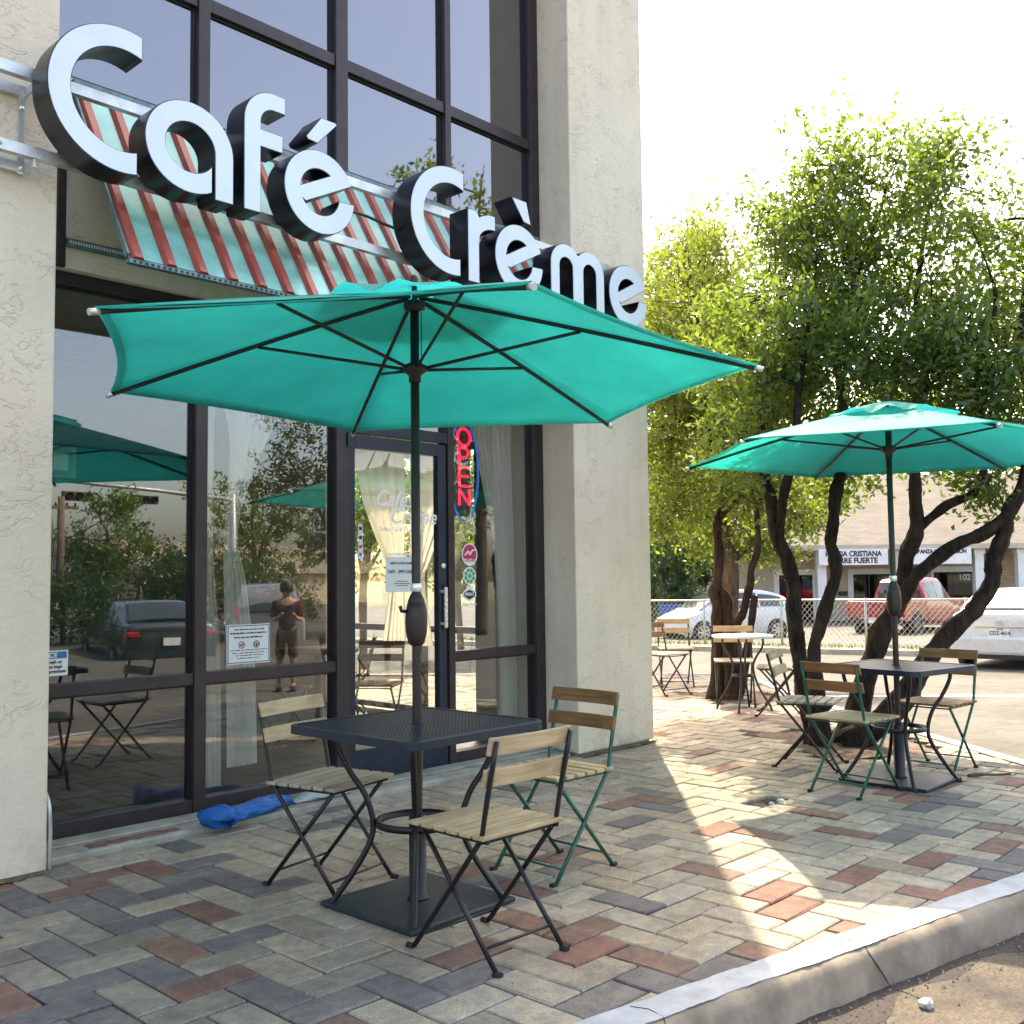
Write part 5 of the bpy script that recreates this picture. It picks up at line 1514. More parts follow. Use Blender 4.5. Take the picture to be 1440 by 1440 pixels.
# background trees in the street grid (L, F, height, crown radius)
def bgtree(label, L, F, h, r, nl, size, mat, seed, group, z0=None, tr=0.16):
    x, y = FL(L, F); z = road_z(x, y) if z0 is None else z0; rs = np.random.RandomState(seed)
    limbs = [[(x, y, z-.1, tr), (x+rs.uniform(-.1, .1), y+rs.uniform(-.1, .1), z+h*.3, tr*.75), (x+rs.uniform(-.3, .3), y+rs.uniform(-.3, .3), z+h*.6, tr*.45), (x+rs.uniform(-.3, .3), y+rs.uniform(-.3, .3), z+h*.85, tr*.2)]]
    for k in range(3):
        a = rs.uniform(0, 6.28); limbs.append([(x, y, z+h*.3, tr*.4), (x+r*.3*math.cos(a), y+r*.3*math.sin(a), z+h*.5, tr*.3), (x+r*.6*math.cos(a), y+r*.6*math.sin(a), z+h*.65, tr*.15)])
    bl = []
    for k in range(13):
        a = rs.uniform(0, 6.28); q = rs.uniform(.1, .75)*r; zz = rs.uniform(.35, .88)
        q *= math.sin(math.pi*min(1, (zz-.15)/.85))**.5+.15
        bl.append((x+q*math.cos(a), y+q*math.sin(a), z+h*zz, r*rs.uniform(.3, .48)))
    return tree('background_tree', label, 'tree', (x, y, z), limbs, bl, nl, size, mat, M['bark_pale'], seed, group, spread=.2, twr=.012)
G1 = 'trees behind the far car park'
bgtree('dark green tree beyond the left end of the shop row', 5.2, 46, 9, 3.6, 9000, .22, M['leaf_dark'], 21, G1)
bgtree('tall dark tree at the gap beside the shop row', 8.3, 52, 11, 4.2, 9000, .24, M['leaf_dark'], 22, G1)
bgtree('green tree rising behind the shingle roof', 15, 60, 12, 5, 8000, .28, M['leaf'], 23, G1)
bgtree('broad tree rising behind the middle of the shop row', 24, 62, 12, 5.5, 8000, .28, M['leaf_dark'], 24, G1)
G3 = 'greenery seen through the side window'
bgtree('leafy tree outside the side window of the room', -2.9, 20, 6, 2.4, 6000, .15, M['leaf_bright'], 41, G3, tr=.09)
bgtree('spreading tree further down the side street', -1.2, 24, 5, 2.2, 6000, .16, M['leaf'], 42, G3, tr=.09)
bgtree('pale green tree at the bend of the side street', -4.9, 25, 7, 2.8, 6000, .18, M['leaf_bright'], 43, G3, tr=.1)
# trees across the street that the windows mirror
G2 = 'trees across the street mirrored in the windows'
bushrows = [(5.3, 37, 5.5, 1.7), (6.6, 40, 7, 2.0), (8.0, 47, 8, 2.4), (6.0, 45, 9, 2.6), (9.6, 56, 8, 3.0)]
for q, (L, F, h, r) in enumerate(bushrows):
    x, y = FL(L, F); z = road_z(x, y); rs = np.random.RandomState(70+q)
    bl = [(x+rs.uniform(-.7, .7)*r, y+rs.uniform(-.7, .7)*r, z+h*f, r*rs.uniform(.45, .65)) for f in np.linspace(.12, .9, 12)]
    tree('tall_shrub', ['dark shrub beside the cafe pillar beyond the fence', 'tall dark shrub behind the blue bin', 'dense dark shrub past the end of the shop row', 'tallest dark shrub beyond the car park', 'broad shrub mass behind the corner of the shop row'][q], 'shrub', (x, y, z), [[(x, y, z-.1, .1), (x+.1, y, z+h*.4, .07), (x, y+.1, z+h*.8, .03)]], bl, 6500, .2, M['leaf_dark'], M['bark_pale'], 70+q, 'shrubs beyond the car park', spread=.2, twr=.012)
def gtree(label, x, y, h, r, nl, size, mat, seed):
    L = x*math.cos(YAW)-y*math.sin(YAW); F = x*math.sin(YAW)+y*math.cos(YAW)
    return bgtree(label, L, F, h, r, nl, size, mat, seed, G2, z0=-.2)
gtree('bushy tree beside the power pole across the street', 17.5, -27, 5.2, 2.6, 6000, .16, M['leaf'], 31)
gtree('low broad tree before the metal roofed hall', 21.0, -27.5, 3.0, 2.6, 5000, .16, M['leaf_dark'], 32)
gtree('tall overhanging tree across the street by the signal mast', 17.6, -12.5, 7.6, 2.6, 9000, .14, M['leaf_dark'], 33)
gtree('large tree far across the street', 30, -36, 8, 4, 5000, .24, M['leaf'], 34)
gtree('wide dark tree far across the street behind the parked cars', 13, -29, 3.6, 3, 5000, .2, M['leaf_dark'], 35)
for q, (x, y, r, h) in enumerate([(8.2, -13, 1.6, 1.9), (10.6, -14, 1.7, 2.1), (13.2, -15.5, 1.8, 2.3), (16.6, -17.5, 2.0, 2.4), (20, -19, 2.0, 2.2)]):
    rs = np.random.RandomState(90+q)
    bl = [(x+rs.uniform(-.8, .8)*r, y+rs.uniform(-.5, .5)*r, -.4+h*f, r*rs.uniform(.35, .5)) for f in np.linspace(.15, .85, 10)]
    tree('hedge_shrub', ['dark shrub behind the boot of the mirrored dark sedan', 'dark shrub between the mirrored sedan and the silver car', 'dark shrub just before the mirrored silver car', 'dark shrub behind the mirrored silver car', 'last dark shrub of the row towards the signal mast'][q], 'shrub', (x, y, -.4), [[(x, y, -.5, .06), (x, y, h*.3, .05), (x+.1, y, h*.7, .02)]], bl, 3500, .14, M['leaf_dark'], M['bark_pale'], 90+q, 'shrubs mirrored behind the parked cars', spread=.16, twr=.01)
gtree('very tall tree across the street mirrored in the upper windows', 18.9, -8.2, 14, 3.0, 8000, .2, M['leaf'], 37)
gtree('leafy tree standing on the far corner of the street', 38, -30, 10, 4.5, 5000, .26, M['leaf'], 36)
# ---------------------------------------------------------------- shop row across the car park (street grid frame)
M['siding'] = plain('tan_siding', (0.46, 0.41, 0.33), 0.8, 0, 0.08, 2)
M['trim_white'] = plain('white_trim', (0.72, 0.74, 0.76), 0.6, 0, 0.05, 3)
def shingles():
    t = NT('roof_shingles'); v = t.n('TexCoord').outputs['Object']
    sp = t.n('SeparateXYZ'); t.l(v, sp.inputs[0])
    br = t.n('TexBrick'); cx = t.n('CombineXYZ'); t.l(sp.outputs[0], cx.inputs[0]); t.l(sp.outputs[1], cx.inputs[1]); t.l(cx.outputs[0], br.inputs['Vector'])
    br.inputs['Scale'].default_value = 1.0; br.inputs['Brick Width'].default_value = 0.45; br.inputs['Row Height'].default_value = 0.2; br.inputs['Mortar Size'].default_value = 0.012
    br.inputs['Color1'].default_value = (0.115, 0.10, 0.088, 1); br.inputs['Color2'].default_value = (0.085, 0.074, 0.066, 1); br.inputs['Mortar'].default_value = (0.06, 0.048, 0.04, 1)
    n = t.noise(1.2, 5, .6, v)
    c = t.mix(1.0, br.outputs[0], t.ramp(n.outputs[0], [(.3, (.8, .8, .8)), (.7, (1.2, 1.2, 1.2))]).outputs[0], 'MULTIPLY')
    return t.done(t.bsdf(c, .9, 0, t.bump(br.outputs['Fac'], -.4, .02)))
def brickwork():
    t = NT('far_brick'); v = t.n('TexCoord').outputs['Object']
    sp = t.n('SeparateXYZ'); t.l(v, sp.inputs[0])
    br = t.n('TexBrick'); cx = t.n('CombineXYZ'); t.l(sp.outputs[0], cx.inputs[0]); t.l(sp.outputs[2], cx.inputs[1]); t.l(cx.outputs[0], br.inputs['Vector'])
    br.inputs['Scale'].default_value = 1.0; br.inputs['Brick Width'].default_value = 0.24; br.inputs['Row Height'].default_value = 0.08; br.inputs['Mortar Size'].default_value = 0.008
    br.inputs['Color1'].default_value = (0.46, 0.30, 0.18, 1); br.inputs['Color2'].default_value = (0.33, 0.19, 0.11, 1); br.inputs['Mortar'].default_value = (0.5, 0.46, 0.4, 1)
    return t.done(t.bsdf(br.outputs[0], .9))
M['shingle'] = shingles(); M['brick'] = brickwork()
M['shop_glass'] = glass('shop_glass', (0.25, 0.28, 0.32), 0.06)
MZ = -0.72
MF = 42.0
mall = thing('shop_row', 'low tan shop row with brown shingle roof and white posts beyond the car park', 'building', (0, 0, MZ), -YAW)
def Lp(px, F=MF): return (px-720)/1450*F
def mbx(name, mat, *bs, parent=None):
    mb = MB()
    for b in bs: mb.box(*b)
    return mb.build(name, mat, parent or mall)
L0, L1 = 9.4, 27.5
mbx('wall', M['siding'], (L0, L1, MF, MF+.25, 0, 3.3))
mbx('side_wall', M['siding'], (L0, L0+.25, MF+.255, MF+12, 0, 3.3))
mbx('side_wall', M['siding'], (L1-.25, L1, MF+.255, MF+12, 0, 3.3))
mbx('rear_wall', M['siding'], (L0, L1, MF+12.005, MF+12.2, 0, 3.3))
mb = MB(); e0 = MF-2.2; rz = 6.6
mb.add([(L0-.5, e0, 3.12), (L1+.5, e0, 3.12), (L1+.5, MF+6, rz), (L0-.5, MF+6, rz), (L0-.5, MF+14, 3.12), (L1+.5, MF+14, 3.12),
        (L0-.5, e0, 3.0), (L1+.5, e0, 3.0), (L1+.5, MF+14, 3.0), (L0-.5, MF+14, 3.0)],
       [(0, 1, 2, 3), (3, 2, 5, 4), (6, 9, 8, 7), (0, 6, 7, 1), (4, 5, 8, 9), (0, 3, 4, 9, 6), (1, 7, 8, 5, 2)])
mb.build('roof', M['shingle'], mall)
mbx('fascia', M['siding'], (L0-.5, L1+.5, e0-.03, e0-.004, 2.94, 3.14))
mbx('walkway', M['lot'], (L0-.5, L1+.5, e0, MF, 0, .08))
for px in (966, 1153, 1263, 1374, 1434, 1540):
    L = Lp(px, 40.2); p = mbx('post', M['trim_white'], (L-.17, L+.17, 40.1, 40.4, .081, 2.998)); mbx('post_cap', M['trim_white'], (L-.22, L+.22, 40.05, 40.45, 2.75, 2.93), parent=p)
def shopfront(pa, pb, ztop=2.05, split=()):
    a, b = Lp(pa), Lp(pb)
    w = mbx('shopfront', M['trim_white'], (a-.22, a, MF-.06, MF-.004, 0.08, ztop+.22), (b, b+.1, MF-.06, MF-.004, .08, ztop+.22), (a, b, MF-.06, MF-.004, ztop, ztop+.22))
    xs = [a]+[Lp(s) for s in split]+[b]
    for q, r in zip(xs[:-1], xs[1:]):
        mbx('pane', M['shop_glass'], (q+.02, r-.02, MF-.045, MF-.035, .12, ztop-.01), parent=w)
    mbx('window_backing', M['dark_in'], (a+.005, b-.005, MF-.02, MF-.006, .1, ztop-.002), parent=w)
    for s in split: mbx('window_bar', M['frame'], (Lp(s)-.02, Lp(s)+.02, MF-.05, MF-.03, .12, ztop-.01), parent=w)
    return w
shopfront(1093, 1140, 2.0); shopfront(1197, 1252, 2.0, (1219,)); d = shopfront(1310, 1367, 2.05, (1336,))
text('door_number', '102', .34, M['trim_white'], mall, Lp(1353), MF-.055, 1.72, bold=.006, local=True)
mbx('brick_panel', M['brick'], (Lp(1385), Lp(1428), MF-.08, MF-.004, .08, 2.99))
mbx('brick_panel', M['brick'], (Lp(1268), Lp(1306), MF-.08, MF-.004, .08, 2.99))
mbx('meter_box', M['gasket'], (Lp(1176), Lp(1188), MF-.1, MF-.004, 1.15, 1.32))
def shop_sign(label, pa, pb, lines, z0=2.36, z1=2.98):
    a, b = Lp(pa, 39.75), Lp(pb, 39.75)
    x, y = FL((a+b)/2, 39.75)
    t = thing('shop_sign', label, 'sign', (x, y, MZ+z0), -YAW); w = (b-a)/2
    mb = MB(); mb.box(-w, w, -.04, .04, 0, z1-z0); mb.build('panel', M['trim_white'], t)
    mb = MB(); mb.box(-w, w, -.05, -.041, 0, .035); mb.build('bottom_edge', M['alu'], t)
    for s, sz, z, xs in lines: text('line', s, sz, M['ink'], t, 0, -.046, z, bold=.012, xs=xs, local=True)
shop_sign('white shop sign with two lines of black lettering under the shingle eave', 1150, 1247, [('IGLESIA CRISTIANA', .285, .34, .88), ('TORRE FUERTE', .285, .08, .95)])
shop_sign('white shop sign with one line of black lettering above the numbered door', 1270, 1364, [('ALABANZA Y ADORACION', .21, .42, .85)])
# ---------------------------------------------------------------- chain link fence
M['galv'] = plain('galvanised_wire', (0.40, 0.40, 0.39), 0.5, 0.5, 0.1, 8)
fz = -0.42
fence = thing('chain_link_fence', 'low galvanised chain link fence along the far verge', 'fence', (0, 0, 0))
def fpt(L, h):
    F = fkerb(L)+1.3; x, y = FL(L, F); xr, yr = FL(L, fkerb(L)); return (x, y, road_z(xr, yr)+.09+h)
mb = MB(); mb.tube([fpt(L, 1.12) for L in np.linspace(1, 11.6, 12)], .024, 8); mb.build('top_rail', M['galv'], fence)
for L in (1.2, 3.0, 4.9, 6.6, 8.3, 10.15, 11.5):
    mb = MB(); mb.tube([fpt(L, -.1), fpt(L, 1.16)], .03, 8); mb.build('post', M['galv'], fence)
mb = MB(); step = .105
for k in range(int(10.4/step)):
    for sgn in (1, -1):
        pts = []
        a = 1.1+k*step
        for h in (0.02, 1.1):
            L = a+sgn*(h-.02)*.72
            if L > 11.55 or L < 1.05:
                break
            pts.append(fpt(L, h))
        if len(pts) == 2: mb.tube(pts, .0048, 3, caps=False, smooth=False)
o = mb.build('wire_mesh', M['galv'], fence); o['kind'] = 'stuff'

# ---------------------------------------------------------------- vehicles
def paint(name, col): return plain(name, col, 0.28, 0.05, 0.03, 1.5, coat=0.8)
M['car_white'] = paint('white_car_paint', (0.60, 0.62, 0.64)); M['car_red'] = paint('red_car_paint', (0.30, 0.006, 0.014))
M['car_dark'] = paint('dark_car_paint', (0.02, 0.03, 0.04)); M['car_silver'] = paint('silver_car_paint', (0.36, 0.36, 0.35))
M['car_glass'] = plain('car_window', (0.03, 0.04, 0.04), 0.06, 0, 0.05, 3, spec=0.9)
M['car_glass_pale'] = plain('rear_window_pale', (0.42, 0.53, 0.49), 0.08, 0.75, 0.05, 3, spec=1.0)
M['tail'] = plain('tail_lamp_red', (0.45, 0.01, 0.02), 0.2, 0, 0.05, 5); M['lamp_clear'] = plain('lamp_clear', (0.7, 0.7, 0.7), 0.15, 0.2)
M['chrome'] = plain('chrome', (0.7, 0.7, 0.68), 0.12, 0.9, 0.03)
M['plastic'] = plain('black_plastic', (0.02, 0.02, 0.022), 0.6)
M['wheel_dark'] = plain('dark_wheel', (0.08, 0.08, 0.085), 0.35, 0.5)
M['plate'] = plain('number_plate', (0.72, 0.74, 0.76), 0.4, 0, 0.03)

def vehicle(name, label, cat, x, y, z, heading, paintm, st, wheels, wr, windows, screens, glassm=None, group=None):
    """st: stations rear->front (y, z_low, z_belt, z_top, w_low, w_mid, w_belt, w_top); heading = direction (dx,dy)"""
    t = thing(name, label, cat, (x, y, z), math.atan2(heading[1], heading[0])-math.pi/2, group)
    gm = glassm or M['car_glass']
    def ring(s):
        yy, zl, zb, zt, wl, wm, wb, wt = s; zm = zl+(zb-zl)*.5; cr = .025 if zt-zb > .1 else .02
        h = [(wl, zl), (wm*.995, zl+.12), (wm, zm), ((wm+wb)/2+.004, zm+(zb-zm)*.6), (wb, zb), (wb+(wt-wb)*.5+.012, zb+(zt-zb)*.5), (wt, zt), (wt*.86, zt+cr*.6), (wt*.5, zt+cr), (0, zt+cr*1.15)]
        return [(a, yy, b) for a, b in h]+[(-a, yy, b) for a, b in reversed(h[:-1])]
    rings = []
    SS = catmull([np.array(s) for s in st], 3)
    rings = [ring(s) for s in SS]
    n = len(rings[0]); v = [p for r in rings for p in r]; f = []
    for i in range(len(rings)-1):
        for k in range(n-1): a = i*n+k; f.append((a, a+1, a+n+1, a+n))
        f.append((i*n+n-1, i*n, i*n+n, i*n+2*n-1))
    f += [tuple(range(n)), tuple(reversed(range((len(rings)-1)*n, len(rings)*n)))]
    o = MB().add(v, f, True).build('body', paintm, t, fix=True); o.data.set_sharp_from_angle(angle=R(38))
    def interp(yy):
        ys = [s[0] for s in SS]; return [np.interp(yy, ys, [s[q] for s in SS]) for q in range(8)]
    for (ya, yb, za, zb_) in windows:                     # side glazing as fractions of the glasshouse height
        for sg in (1, -1):
            v = []; m = 6
            for i in range(m+1):
                yy = ya+(yb-ya)*i/m; s = interp(yy)
                for fz_ in (za, zb_):
                    zz = s[2]+(s[3]-s[2])*fz_; w = s[6]+(s[7]-s[6])*fz_+.012*math.sin(math.pi*fz_)+.009
                    v.append((sg*w, yy, zz))
            f = [(2*i, 2*i+2, 2*i+3, 2*i+1) for i in range(m)]
            MB().add(v, f, True).build('side_window', gm, t)
    for (nm, ya, za, yb, zb_, wa, wb_) in screens:         # sloping screens
        s = 1 if nm == 'windscreen' else -1
        v = []; f = []; m = 8
        nrm = Vector((0, (zb_-za), -(yb-ya))); nrm.normalize()
        if nrm.y*s < 0: nrm = -nrm
        for i in range(m+1):
            q = i/m
            for j in range(9):
                u = -1+2*j/8; w = wa+(wb_-wa)*q
                v.append(Vector((u*w, ya+(yb-ya)*q, za+(zb_-za)*q))+nrm*(.055-.035*u*u+.02*math.sin(math.pi*q)))
        for i in range(m):
            for j in range(8): a = i*9+j; f.append((a, a+1, a+10, a+9))
        MB().add(v, f, True).build(nm, gm, t)
        cen = sum(v, Vector((0, 0, 0)))/len(v)
        MB().add([cen+(p-cen)*1.07-nrm*.012 for p in v], f, True).build('window_seal', M['plastic'], t)
    for wy in wheels:
        for sg in (1, -1):
            s = interp(wy); w = s[5]
            mb = MB(); mb.lathe([(0, w*sg+sg*.004), (wr*1.14, w*sg+sg*.004), (wr*1.14, w*sg-sg*.12)], (0, wy, wr), 26, axis='x'); mb.build('wheel_arch', M['plastic'], t)
            c = (w-.10)*sg
            mb = MB(); mb.lathe([(wr*.62, c+sg*.105), (wr*.72, c+sg*.125), (wr*.93, c+sg*.122), (wr, c+sg*.09), (wr, c-sg*.09), (wr*.7, c-sg*.1)], (0, wy, wr), 28, axis='x')
            ty = mb.build('wheel', M['rubber'], t)
            mb = MB(); mb.lathe([(0, c+sg*.118), (wr*.14, c+sg*.118), (wr*.18, c+sg*.112), (wr*.18, c+sg*.108)], (0, wy, wr), 14, axis='x')
            for k in range(7):
                a = 2*math.pi*k/7; d = Vector((0, math.cos(a), math.sin(a)))
                mb.bar(Vector((c+sg*.113, wy, wr))+d*wr*.12, Vector((c+sg*.113, wy, wr))+d*wr*.63, wr*.15, .012, (1, 0, 0))
            mb.lathe([(wr*.58, c+sg*.104), (wr*.66, c+sg*.118), (wr*.66, c+sg*.11)], (0, wy, wr), 28, axis='x')
            mb.build('rim', M['wheel_dark'] if name == 'pickup_truck' else M['alu'], ty)
    return t
def vbox(t, name, mat, *b, bev=.01):
    mb = MB(); mb.box(*b); return bevel(mb.build(name, mat, t), bev)

SED = [(-2.35, .32, .86, .90, .70, .80, .72, .66), (-2.30, .26, .98, 1.02, .78, .885, .82, .74), (-2.05, .24, 1.02, 1.06, .80, .905, .84, .74), (-1.70, .24, 1.00, 1.22, .80, .91, .86, .66), (-1.15, .22, .99, 1.42, .81, .915, .87, .60), (-.5, .20, .98, 1.45, .82, .92, .88, .60), (.2, .20, .96, 1.44, .82, .92, .88, .60),
       (.75, .20, .95, 1.30, .82, .92, .88, .60), (1.2, .21, .93, 1.02, .82, .915, .86, .66), (1.9, .22, .83, .87, .80, .90, .80, .70), (2.25, .26, .70, .73, .74, .84, .72, .62), (2.36, .32, .60, .62, .60, .70, .6, .5)]
x, y = FL(10.37, 20.87)
hd = FL(0.616, .788)
sed = vehicle('parked_car', 'white sedan parked on the road with its rear towards the patio', 'car', x, y, road_z(*FL(8.9, 20))+.0, hd, M['car_white'], SED, (-1.42, 1.38), .325,
        [(-1.25, -.42, .12, .86), (-.36, .62, .1, .88)], [('rear_window', -1.99, 1.09, -1.27, 1.40, .72, .60), ('windscreen', 1.12, 1.03, .45, 1.40, .70, .56)], M['car_glass_pale'])
vbox(sed, 'rear_bumper', M['car_white'], -.86, .86, -2.42, -2.2, .27, .62, bev=.06)
vbox(sed, 'bumper_insert', M['plastic'], -.6, .6, -2.40, -2.3, .20, .285, bev=.01)
for s in (-1, 1):
    mb = MB(); mb.xz([(s*.90, .70), (s*.66, .79), (s*.66, .87), (s*.89, .93)] if s > 0 else [(-.66, .87), (-.66, .79), (-.90, .70), (-.89, .93)], -2.335, -2.10)
    bevel(mb.build('tail_lamp', M['tail'], sed, fix=True), .01)
    mb = MB(); mb.xz([(s*.84, .765), (s*.70, .80), (s*.70, .83), (s*.84, .83)], -2.343, -2.334); mb.build('reverse_lamp', M['lamp_clear'], sed, fix=True)
vbox(sed, 'chrome_strip', M['chrome'], -.42, .42, -2.375, -2.30, .775, .80, bev=.005)
pl = vbox(sed, 'number_plate', M['plate'], -.17, .17, -2.372, -2.345, .615, .765, bev=.004)
text('plate_state', 'TEXAS', .04, M['ink'], pl, 0, -2.375, .735, bold=.001, local=True)
text('plate_number', 'CDZ-4614', .098, M['ink'], pl, 0, -2.375, .645, bold=.002, xs=.82, local=True)
mb = MB()
def ell(mb, a, b, zc, r=.0055):
    mb.tube([(a*math.cos(q), -2.372, zc+b*math.sin(q)) for q in [2*math.pi*i/24 for i in range(25)]], r, 5, caps=False)
ell(mb, .075, .050, .865); ell(mb, .026, .048, .865, .0045); ell(mb, .048, .018, .893, .0045)
mb.build('emblem', M['chrome'], sed)
for k in range(3): vbox(sed, 'trunk_seam', M['plastic'], -.64+.0*k, .64, -2.338, -2.30, .60-.0005*k, .604, bev=.001) if k == 0 else None

HAT = [(-2.05, .34, .80, .86, .66, .76, .70, .60), (-2.0, .28, .92, 1.05, .76, .84, .78, .58), (-1.75, .24, .95, 1.30, .80, .865, .81, .56), (-1.2, .22, .95, 1.46, .81, .87, .83, .57), (-.4, .20, .93, 1.52, .81, .87, .84, .58), (.3, .20, .91, 1.46, .81, .87, .84, .57), (.9, .20, .90, 1.20, .81, .87, .83, .58), (1.35, .22, .86, .96, .80, .86, .80, .62),
       (1.85, .25, .72, .77, .76, .83, .74, .60), (2.08, .32, .58, .61, .6, .7, .6, .5)]
x, y = FL(6.45, 31.6); a = FL(-.93, -.36)
hat = vehicle('parked_car', 'white hatchback parked behind the chain link fence', 'car', x, y, -.66, a, M['car_white'], HAT, (-1.28, 1.28), .31, [(-1.6, -.75, .15, .82), (-.68, .32, .1, .88), (.38, .9, .12, .8)], [('rear_window', -1.98, 1.0, -1.35, 1.42, .60, .50), ('windscreen', 1.28, .97, .42, 1.43, .68, .52)])
for s in (-1, 1):
    vbox(hat, 'headlamp', M['lamp_clear'], s*.50, s*.74, 1.72, 1.93, .62, .72, bev=.03); vbox(hat, 'tail_lamp', M['tail'], s*.62, s*.79, -2.06, -1.9, .80, 1.05, bev=.03); vbox(hat, 'mirror', M['car_white'], s*.86, s*1.02, .72, .84, .95, 1.08, bev=.03)

TRK = [(-.80, .42, 1.12, 1.15, .82, .90, .86, .78), (-.74, .40, 1.14, 1.70, .84, .925, .88, .66), (-.2, .38, 1.14, 1.82, .85, .93, .89, .66), (.6, .36, 1.12, 1.82, .85, .93, .89, .66), (1.1, .36, 1.10, 1.55, .85, .93, .89, .68), (1.5, .38, 1.08, 1.18, .85, .93, .86, .74), (2.3, .40, 1.02, 1.07, .84, .92, .82, .74), (2.7, .44, .92, .96, .78, .86, .76, .70), (2.8, .52, .82, .84, .7, .76, .7, .6)]
x, y = FL(13.1, 34.2); a = FL(.70, .72)
trk = vehicle('pickup_truck', 'red pickup truck parked behind the chain link fence before the shop row', 'truck', x, y, -.69, a, M['car_red'], TRK, (1.85,), .39, [(-.55, .05, .1, .85), (.1, .9, .1, .85)], [('rear_window', -.79, 1.22, -.745, 1.66, .68, .58), ('windscreen', 1.42, 1.16, .85, 1.76, .74, .60)])
mb = MB(); mb.box(-.93, -.85, -2.55, -.83, .52, 1.14); bevel(mb.build('bed_side', M['car_red'], trk), .03)
mb = MB(); mb.box(.85, .93, -2.55, -.83, .52, 1.14); bevel(mb.build('bed_side', M['car_red'], trk), .03)
vbox(trk, 'bed_floor', M['plastic'], -.849, .849, -2.5, -.83, .55, .60)
tg = vbox(trk, 'tailgate', M['car_red'], -.85, .85, -2.60, -2.53, .62, 1.13, bev=.02)
vbox(tg, 'tailgate_handle', M['plastic'], -.10, .10, -2.612, -2.60, 1.0, 1.06)
bp = vbox(trk, 'rear_bumper', M['plastic'], -.88, .88, -2.74, -2.56, .42, .60, bev=.02)
vbox(bp, 'number_plate', M['plate'], -.15, .15, -2.752, -2.741, .46, .58, bev=.003)
for s in (-1, 1): vbox(trk, 'tail_lamp', M['tail'], s*.855, s*.935, -2.61, -2.552, .72, 1.08, bev=.01)
for s in (-1, 1):
    w = .93; c = (w-.10)*s; wr = .39; wy = -1.65
    mb = MB(); mb.lathe([(0, w*s+s*.006), (wr*1.16, w*s+s*.006), (wr*1.16, w*s-s*.1)], (0, wy, wr), 26, axis='x'); mb.build('wheel_arch', M['plastic'], trk)
    mb = MB(); mb.lathe([(wr*.6, c+s*.105), (wr*.72, c+s*.125), (wr*.93, c+s*.122), (wr, c+s*.09), (wr, c-s*.12), (wr*.6, c-s*.12)], (0, wy, wr), 28, axis='x'); ty = mb.build('wheel', M['rubber'], trk)
    mb = MB(); mb.lathe([(0, c+s*.116), (wr*.5, c+s*.112), (wr*.62, c+s*.12), (wr*.62, c+s*.1)], (0, wy, wr), 20, axis='x'); mb.build('rim', M['wheel_dark'], ty)
# two cars that the windows mirror
SUV = [(-2.3, .36, .95, 1.0, .7, .8, .75, .62), (-2.26, .30, 1.05, 1.5, .8, .88, .82, .62), (-2.0, .28, 1.06, 1.72, .82, .90, .85, .64), (-1.0, .26, 1.05, 1.78, .83, .91, .87, .66), (.2, .26, 1.03, 1.77, .83, .91, .87, .66), (.8, .26, 1.02, 1.55, .83, .91, .87, .66), (1.3, .28, 1.0, 1.10, .82, .9, .84, .7), (2.0, .30, .92, .96, .8, .88, .78, .68), (2.3, .38, .78, .8, .66, .74, .66, .56)]
suv = vehicle('parked_suv', 'silver sport utility car across the street mirrored beside the animal sign', 'car', 15.4, -12.6, -.55, (.55, -.83), M['car_silver'], SUV, (-1.4, 1.4), .36, [(-2.05, -1.3, .12, .85), (-1.22, -.35, .1, .88), (-.27, .7, .1, .88)], [('rear_window', -2.3, 1.12, -2.1, 1.62, .70, .58), ('windscreen', 1.25, 1.1, .75, 1.62, .72, .58)])
for s in (-1, 1):
    vbox(suv, 'roof_rail', M['plastic'], s*.58, s*.61, -1.7, .3, 1.81, 1.84); vbox(suv, 'tail_lamp', M['tail'], s*.68, s*.85, -2.33, -2.2, .95, 1.3, bev=.02)
dk = vehicle('parked_car', 'dark sedan across the street mirrored in the left window', 'car', 10.6, -10.0, -.52, (.25, -.97), M['car_dark'], SED, (-1.42, 1.38), .325, [(-1.25, -.42, .12, .86), (-.36, .62, .1, .88)], [('rear_window', -1.99, 1.09, -1.27, 1.40, .72, .60), ('windscreen', 1.12, 1.03, .45, 1.40, .70, .56)])
for s in (-1, 1): vbox(dk, 'tail_lamp', M['tail'], s*.60, s*.85, -2.36, -2.2, .80, .90, bev=.02)
vbox(dk, 'number_plate', M['plate'], -.16, .16, -2.385, -2.36, .62, .77, bev=.004)

# ---------------------------------------------------------------- other street things
M['bin_blue'] = plain('blue_plastic_bin', (0.03, 0.12, 0.42), 0.5, 0, 0.08, 6)
x, y = FL((941-720)/1450*36, 36)
t = thing('recycling_bin', 'blue wheeled recycling bin behind the fence at the far left of the car park', 'bin', (x, y, -.7), .3)
mb = MB(); mb.add([(-.24, -.26, .05), (.24, -.26, .05), (.24, .26, .05), (-.24, .26, .05), (-.3, -.34, .95), (.3, -.34, .95), (.3, .34, .95), (-.3, .34, .95)], [(0, 3, 2, 1), (4, 5, 6, 7), (0, 1, 5, 4), (1, 2, 6, 5), (2, 3, 7, 6), (3, 0, 4, 7)]); mb.build('body', M['bin_blue'], t)
mb = MB(); mb.box(-.32, .32, -.36, .38, .955, 1.02); bevel(mb.build('lid', M['bin_blue'], t), .02)
for s in (-1, 1): mb = MB(); mb.lathe([(0, -.03), (.1, -.03), (.1, .03), (0, .03)], (s*.26, .3, .1), 12, axis='x'); mb.build('wheel', M['rubber'], t)
M['pole_wood'] = bark('pole_wood', (0.10, 0.075, 0.055), (0.22, 0.17, 0.13))
t = thing('power_pole', 'wooden power pole across the street', 'pole', (15.6, -26, -.2))
